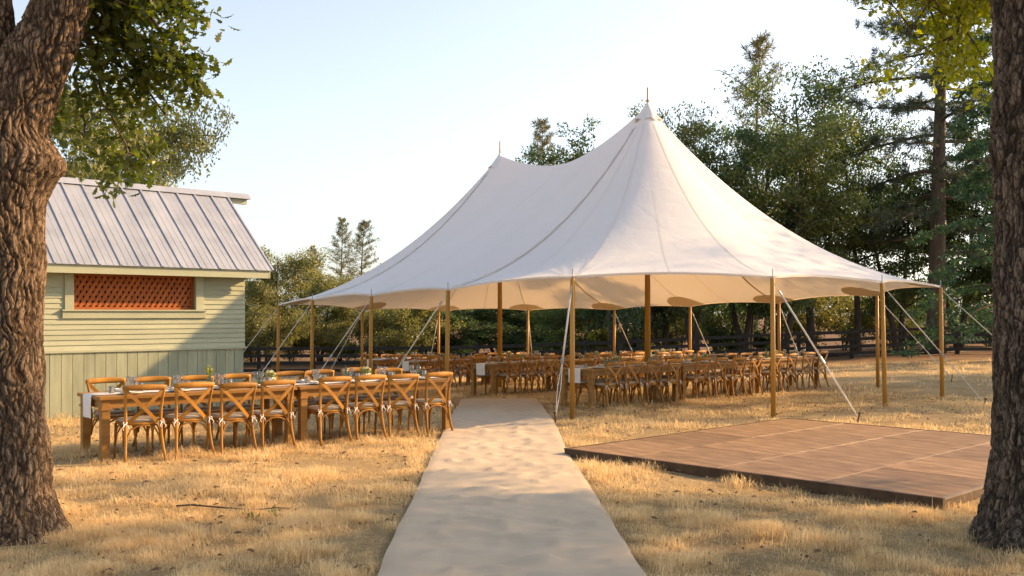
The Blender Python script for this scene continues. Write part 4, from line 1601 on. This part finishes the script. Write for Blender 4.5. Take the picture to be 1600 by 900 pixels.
mb.build('branches', M['bark2'], oakL, True)
v, t = lobed_leaves(tipsL, .18, 15, .10, 6)
obj('foliage', np_mesh('foliage', v, len(LOBED), M['oak'], col=t), oakL)
cl = crown_cloud((LX + .2, LY + .6, 8.0), (4.0, 3.6, 2.9), 420, 8, 5.3)
mb = MB()
for i in range(16):
    e = cl[i * 9]
    mb.tube(limb_path((LX + .1 + .5 * (i % 2), LY + .15, 5.2 + .1 * i), Vector(e) - Vector((LX, LY, 5.5)), (Vector(e) - Vector((LX, LY, 5.5))).length, i, 6, 0, .1), [.09, .07, .055, .04, .03, .02, .01], 6, False)
mb.build('upper_branches', M['bark2'], oakL, True)
v, t = leafy(cl, .62, 34, .13, 9)
obj('crown', np_mesh('crown', v, 4, M['oak'], col=t), oakL)

# right oak
RX, RY = 4.02, 7.5
oakR = thing('oak_tree', 'dark straight oak trunk at right frame edge with flared roots', 'tree', (0, 0, 0), 0, 'oaks framing the view')
root = lambda a, z: .16 * math.exp(-(max(z, 0) / .28) ** 1.2) * max(0, math.sin(3 * a + 2.2)) ** 2
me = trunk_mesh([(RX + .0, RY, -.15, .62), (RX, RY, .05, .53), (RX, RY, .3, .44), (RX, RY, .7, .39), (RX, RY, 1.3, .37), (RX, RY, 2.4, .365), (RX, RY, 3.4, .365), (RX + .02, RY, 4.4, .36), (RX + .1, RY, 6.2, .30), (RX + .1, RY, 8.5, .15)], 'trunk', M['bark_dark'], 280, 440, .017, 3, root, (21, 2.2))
obj('trunk', me, oakR)
specR = [((RX, RY, 5.2), (3.95, 9.9, 4.5), .04, 24), ((RX + .1, RY, 5.6), (4.1, 9.9, 4.75), .05, 22), ((RX, RY, 5.4), (4.6, 10.2, 4.6), .05, 22), ((RX, RY, 5.6), (4.35, 10.0, 4.35), .04, 20), ((RX, RY, 5.8), (3.9, 9.6, 5.3), .05, 16), ((RX + .2, RY, 5.6), (4.9, 10.0, 4.9), .05, 16)]
mb, tipsR = oak_branches(specR, 15)
mb.build('branches', M['bark2'], oakR, True)
v, t = lobed_leaves(tipsR, .26, 34, .075, 16)
obj('foliage', np_mesh('foliage', v, len(LOBED), M['oak_sun'], col=t), oakR)
cl = crown_cloud((RX + .8, RY + .2, 9.2), (4.2, 3.4, 2.8), 420, 18, 7.2)
mb = MB()
for i in range(16):
    e = cl[i * 9]
    mb.tube(limb_path((RX + .1, RY, 5.8 + .1 * i), Vector(e) - Vector((RX, RY, 6)), (Vector(e) - Vector((RX, RY, 6))).length, i + 40, 6, 0, .1), [.09, .07, .055, .04, .03, .02, .01], 6, False)
mb.build('upper_branches', M['bark2'], oakR, True)
v, t = leafy(cl, .62, 34, .13, 19)
obj('crown', np_mesh('crown', v, 4, M['oak'], col=t), oakR)

for o_, bx_, by_ in ((oakL, LX, LY), (oakR, RX, RY)):
    o_.location = (bx_, by_, 0)
    for c_ in o_.children:
        c_.location = (-bx_, -by_, 0)

# trees standing just outside the frame on the right, whose shade reaches the foreground
for x_, y_, s_, h_, k_, rz_, lab in ((16.5, 11.2, 1.0, .95, 0, 1.1, 'oak beyond the right frame edge shading the foreground grass'),
                                     (24.0, 30.5, .95, .86, 0, .4, 'leafy tree beyond the right frame edge shading the tables'),
                                     (27.0, 29.5, 1.3, 1.32, 2, 2.0, 'thin tree beyond the right frame edge dappling the tent'),
                                     (24.5, 24.0, .9, .84, 2, 3.0, 'thin young tree beyond the right frame edge by the lawn')):
    plant_tree('oak_tree', lab, BL[k_], x_, y_, s_, h_, rz_, 'trees outside the frame')

# ------------------------------------------------------------------ dry grass
def free(x, y):
    l, r_ = run_edges(y)
    ok = ~((x > l - .01) & (x < r_ + .01) & (y < 21.5))
    px_, py_ = x - DO.x, y - DO.y
    a, b = px_ * d1.x + py_ * d1.y, px_ * d2.x + py_ * d2.y
    ok &= ~((a > -.02) & (a < L1 + .02) & (b > -.02) & (b < L2 + .02))
    hx, hy_ = x - KX, y - KY
    a, b = hx * HU.x + hy_ * HU.y, hx * HV.x + hy_ * HV.y
    ok &= ~((a < .02) & (a > -HL) & (b > -.03) & (b < HD))
    ok &= (np.hypot(x - LX, y - LY) > .52) & (np.hypot(x - RX, y - RY) > .52)
    return ok


def blades(n_tuft, y0, y1, per, h, wid, seed, spread=.05, lay=1.0):
    r = np.random.default_rng(seed)
    y = np.sqrt(r.random(n_tuft) * (y1**2 - y0**2) + y0**2)
    x = (r.random(n_tuft) * 2 - 1) * (y * .60 + .8)
    # patchy: thin out some areas
    dens = np.array([.5 + .55 * noise.noise(Vector((a * 1.5, b * 1.1, seed * 3.1))) + .45 * noise.noise(Vector((a * 4.2, b * 3.6, 5.0))) for a, b in zip(x, y)])
    dens = np.clip(sstep(.15, .95, dens) * 1.15, 0, 1.2)
    k = free(x, y) & (r.random(n_tuft) < .12 + 1.15 * dens)
    x, y, dens = x[k], y[k], dens[k]
    T = len(x)
    N = T * per
    hh = np.repeat(h * (.18 + 1.6 * dens**1.5) * r.uniform(.6, 1.35, T), per) * r.uniform(.5, 1.2, N)
    lean_dir = np.repeat(r.uniform(0, 2 * np.pi, T), per) + r.normal(0, .9, N)
    lean = np.abs(r.normal(.7, .5, N)) * lay
    bx = np.repeat(x, per) + r.normal(0, spread, N)
    by = np.repeat(y, per) + r.normal(0, spread, N)
    bz = gz(bx, by) + uneven(bx, by) - .006
    dx, dy = np.cos(lean_dir), np.sin(lean_dir)
    sx, sy = -dy, dx
    wv = wid * r.uniform(.6, 1.3, N)
    m1 = np.stack([bx + dx * hh * .35 * lean, by + dy * hh * .35 * lean, bz + hh * .62 / np.sqrt(1 + .3 * lean**2)], -1)
    tip = np.stack([bx + dx * hh * lean, by + dy * hh * lean, bz + hh * .95 / (1 + .45 * lean**2) + .006], -1)
    b0 = np.stack([bx, by, bz], -1)
    sd = np.stack([sx, sy, np.zeros(N)], -1) * wv[:, None]
    v = np.stack([b0, m1 + sd, tip, m1 - sd], 1)
    tone = np.clip(np.repeat(r.random(T) * .45 + .35 * (dens - .4), per) + r.random(N) * .5, 0, 1)
    return v.reshape(-1, 3), np.repeat(np.repeat(tone[:, None], 3, 1), 4, 0)


M['straw'] = leaf_mat('dry_straw', (.54, .39, .20), (.84, .67, .41), .38, 0, gloss=.02)
V, T = [], []
for args in ((12500, 4.6, 9.0, 34, .056, .0017, 1, .05), (15000, 9.0, 14.0, 22, .053, .0026, 2, .065), (11000, 14.0, 21.0, 14, .056, .004, 3, .08), (6000, 21.0, 38.0, 9, .06, .007, 4, .11), (7000, 4.6, 11.0, 7, .065, .0016, 9, .09, 2.4)):
    v, t = blades(*args)
    V.append(v)
    T.append(t)
o = obj('dry_grass', np_mesh('dry_grass', np.concatenate(V), 4, M['straw'], col=np.concatenate(T)))
o['kind'] = 'stuff'
o['label'] = 'short dry straw coloured grass covering the ground'
# fallen leaves and cones
r = np.random.default_rng(77)
N = 1900
y = np.sqrt(r.random(N) * (20**2 - 5**2) + 25)
x = (r.random(N) * 2 - 1) * (y * .58)
k = free(x, y)
x, y = x[k], y[k]
mb = MB()
for a, b in zip(x, y):
    z = g1(a, b) + float(uneven(a, b)) + .02 + .03 * random.random()
    s = random.choice((.008, .012, .014, .02, .03, .045))
    th = random.random() * 6.28
    c_, s_ = math.cos(th) * s, math.sin(th) * s
    mb.add([(a - c_, b - s_, z), (a + s_ * .6, b - c_ * .6, z + .008 * random.random()), (a + c_, b + s_, z + .015 * random.random()), (a - s_ * .6, b + c_ * .6, z + .02 * random.random()), (a, b, z + .02)],
           [(0, 1, 4), (1, 2, 4), (2, 3, 4), (3, 0, 4)])
o = mb.build('leaf_litter', M['litter'])
o['kind'] = 'stuff'

# a few green weeds among the straw and by the shed footing
wd = []
for wx, wy, n_ in ((-2.1, 8.3, 2), (-7.0, 16.7, 8), (-6.5, 17.15, 8), (-6.0, 17.7, 8), (-5.7, 18.0, 7)):
    for q in range(n_):
        a, b = wx + random.uniform(-.14, .14), wy + random.uniform(-.14, .14)
        wd.append((a, b, g1(a, b) + .04))
v, t = leafy(wd, .06, 22, .055, 51, bias=(0, 0, 1.2), aspect=.22)
o = obj('weeds', np_mesh('weeds', v, 4, M['green'], col=t))
o['kind'] = 'stuff'
pts = []
for i in range(9):
    a, b = -2.95 + .13 * i, 8.75 - .02 * i + .02 * math.sin(i * 2)
    pts.append((a, b, g1(a, b) + .035 + .012 * math.sin(i)))
o = MB().tube(pts, [.009, .009, .008, .008, .007, .007, .006, .005, .003], 6).build('fallen_branch', M['bark2'], smooth=True)
tag(o, 'thin fallen stick lying in grass right of the left oak', 'stick')
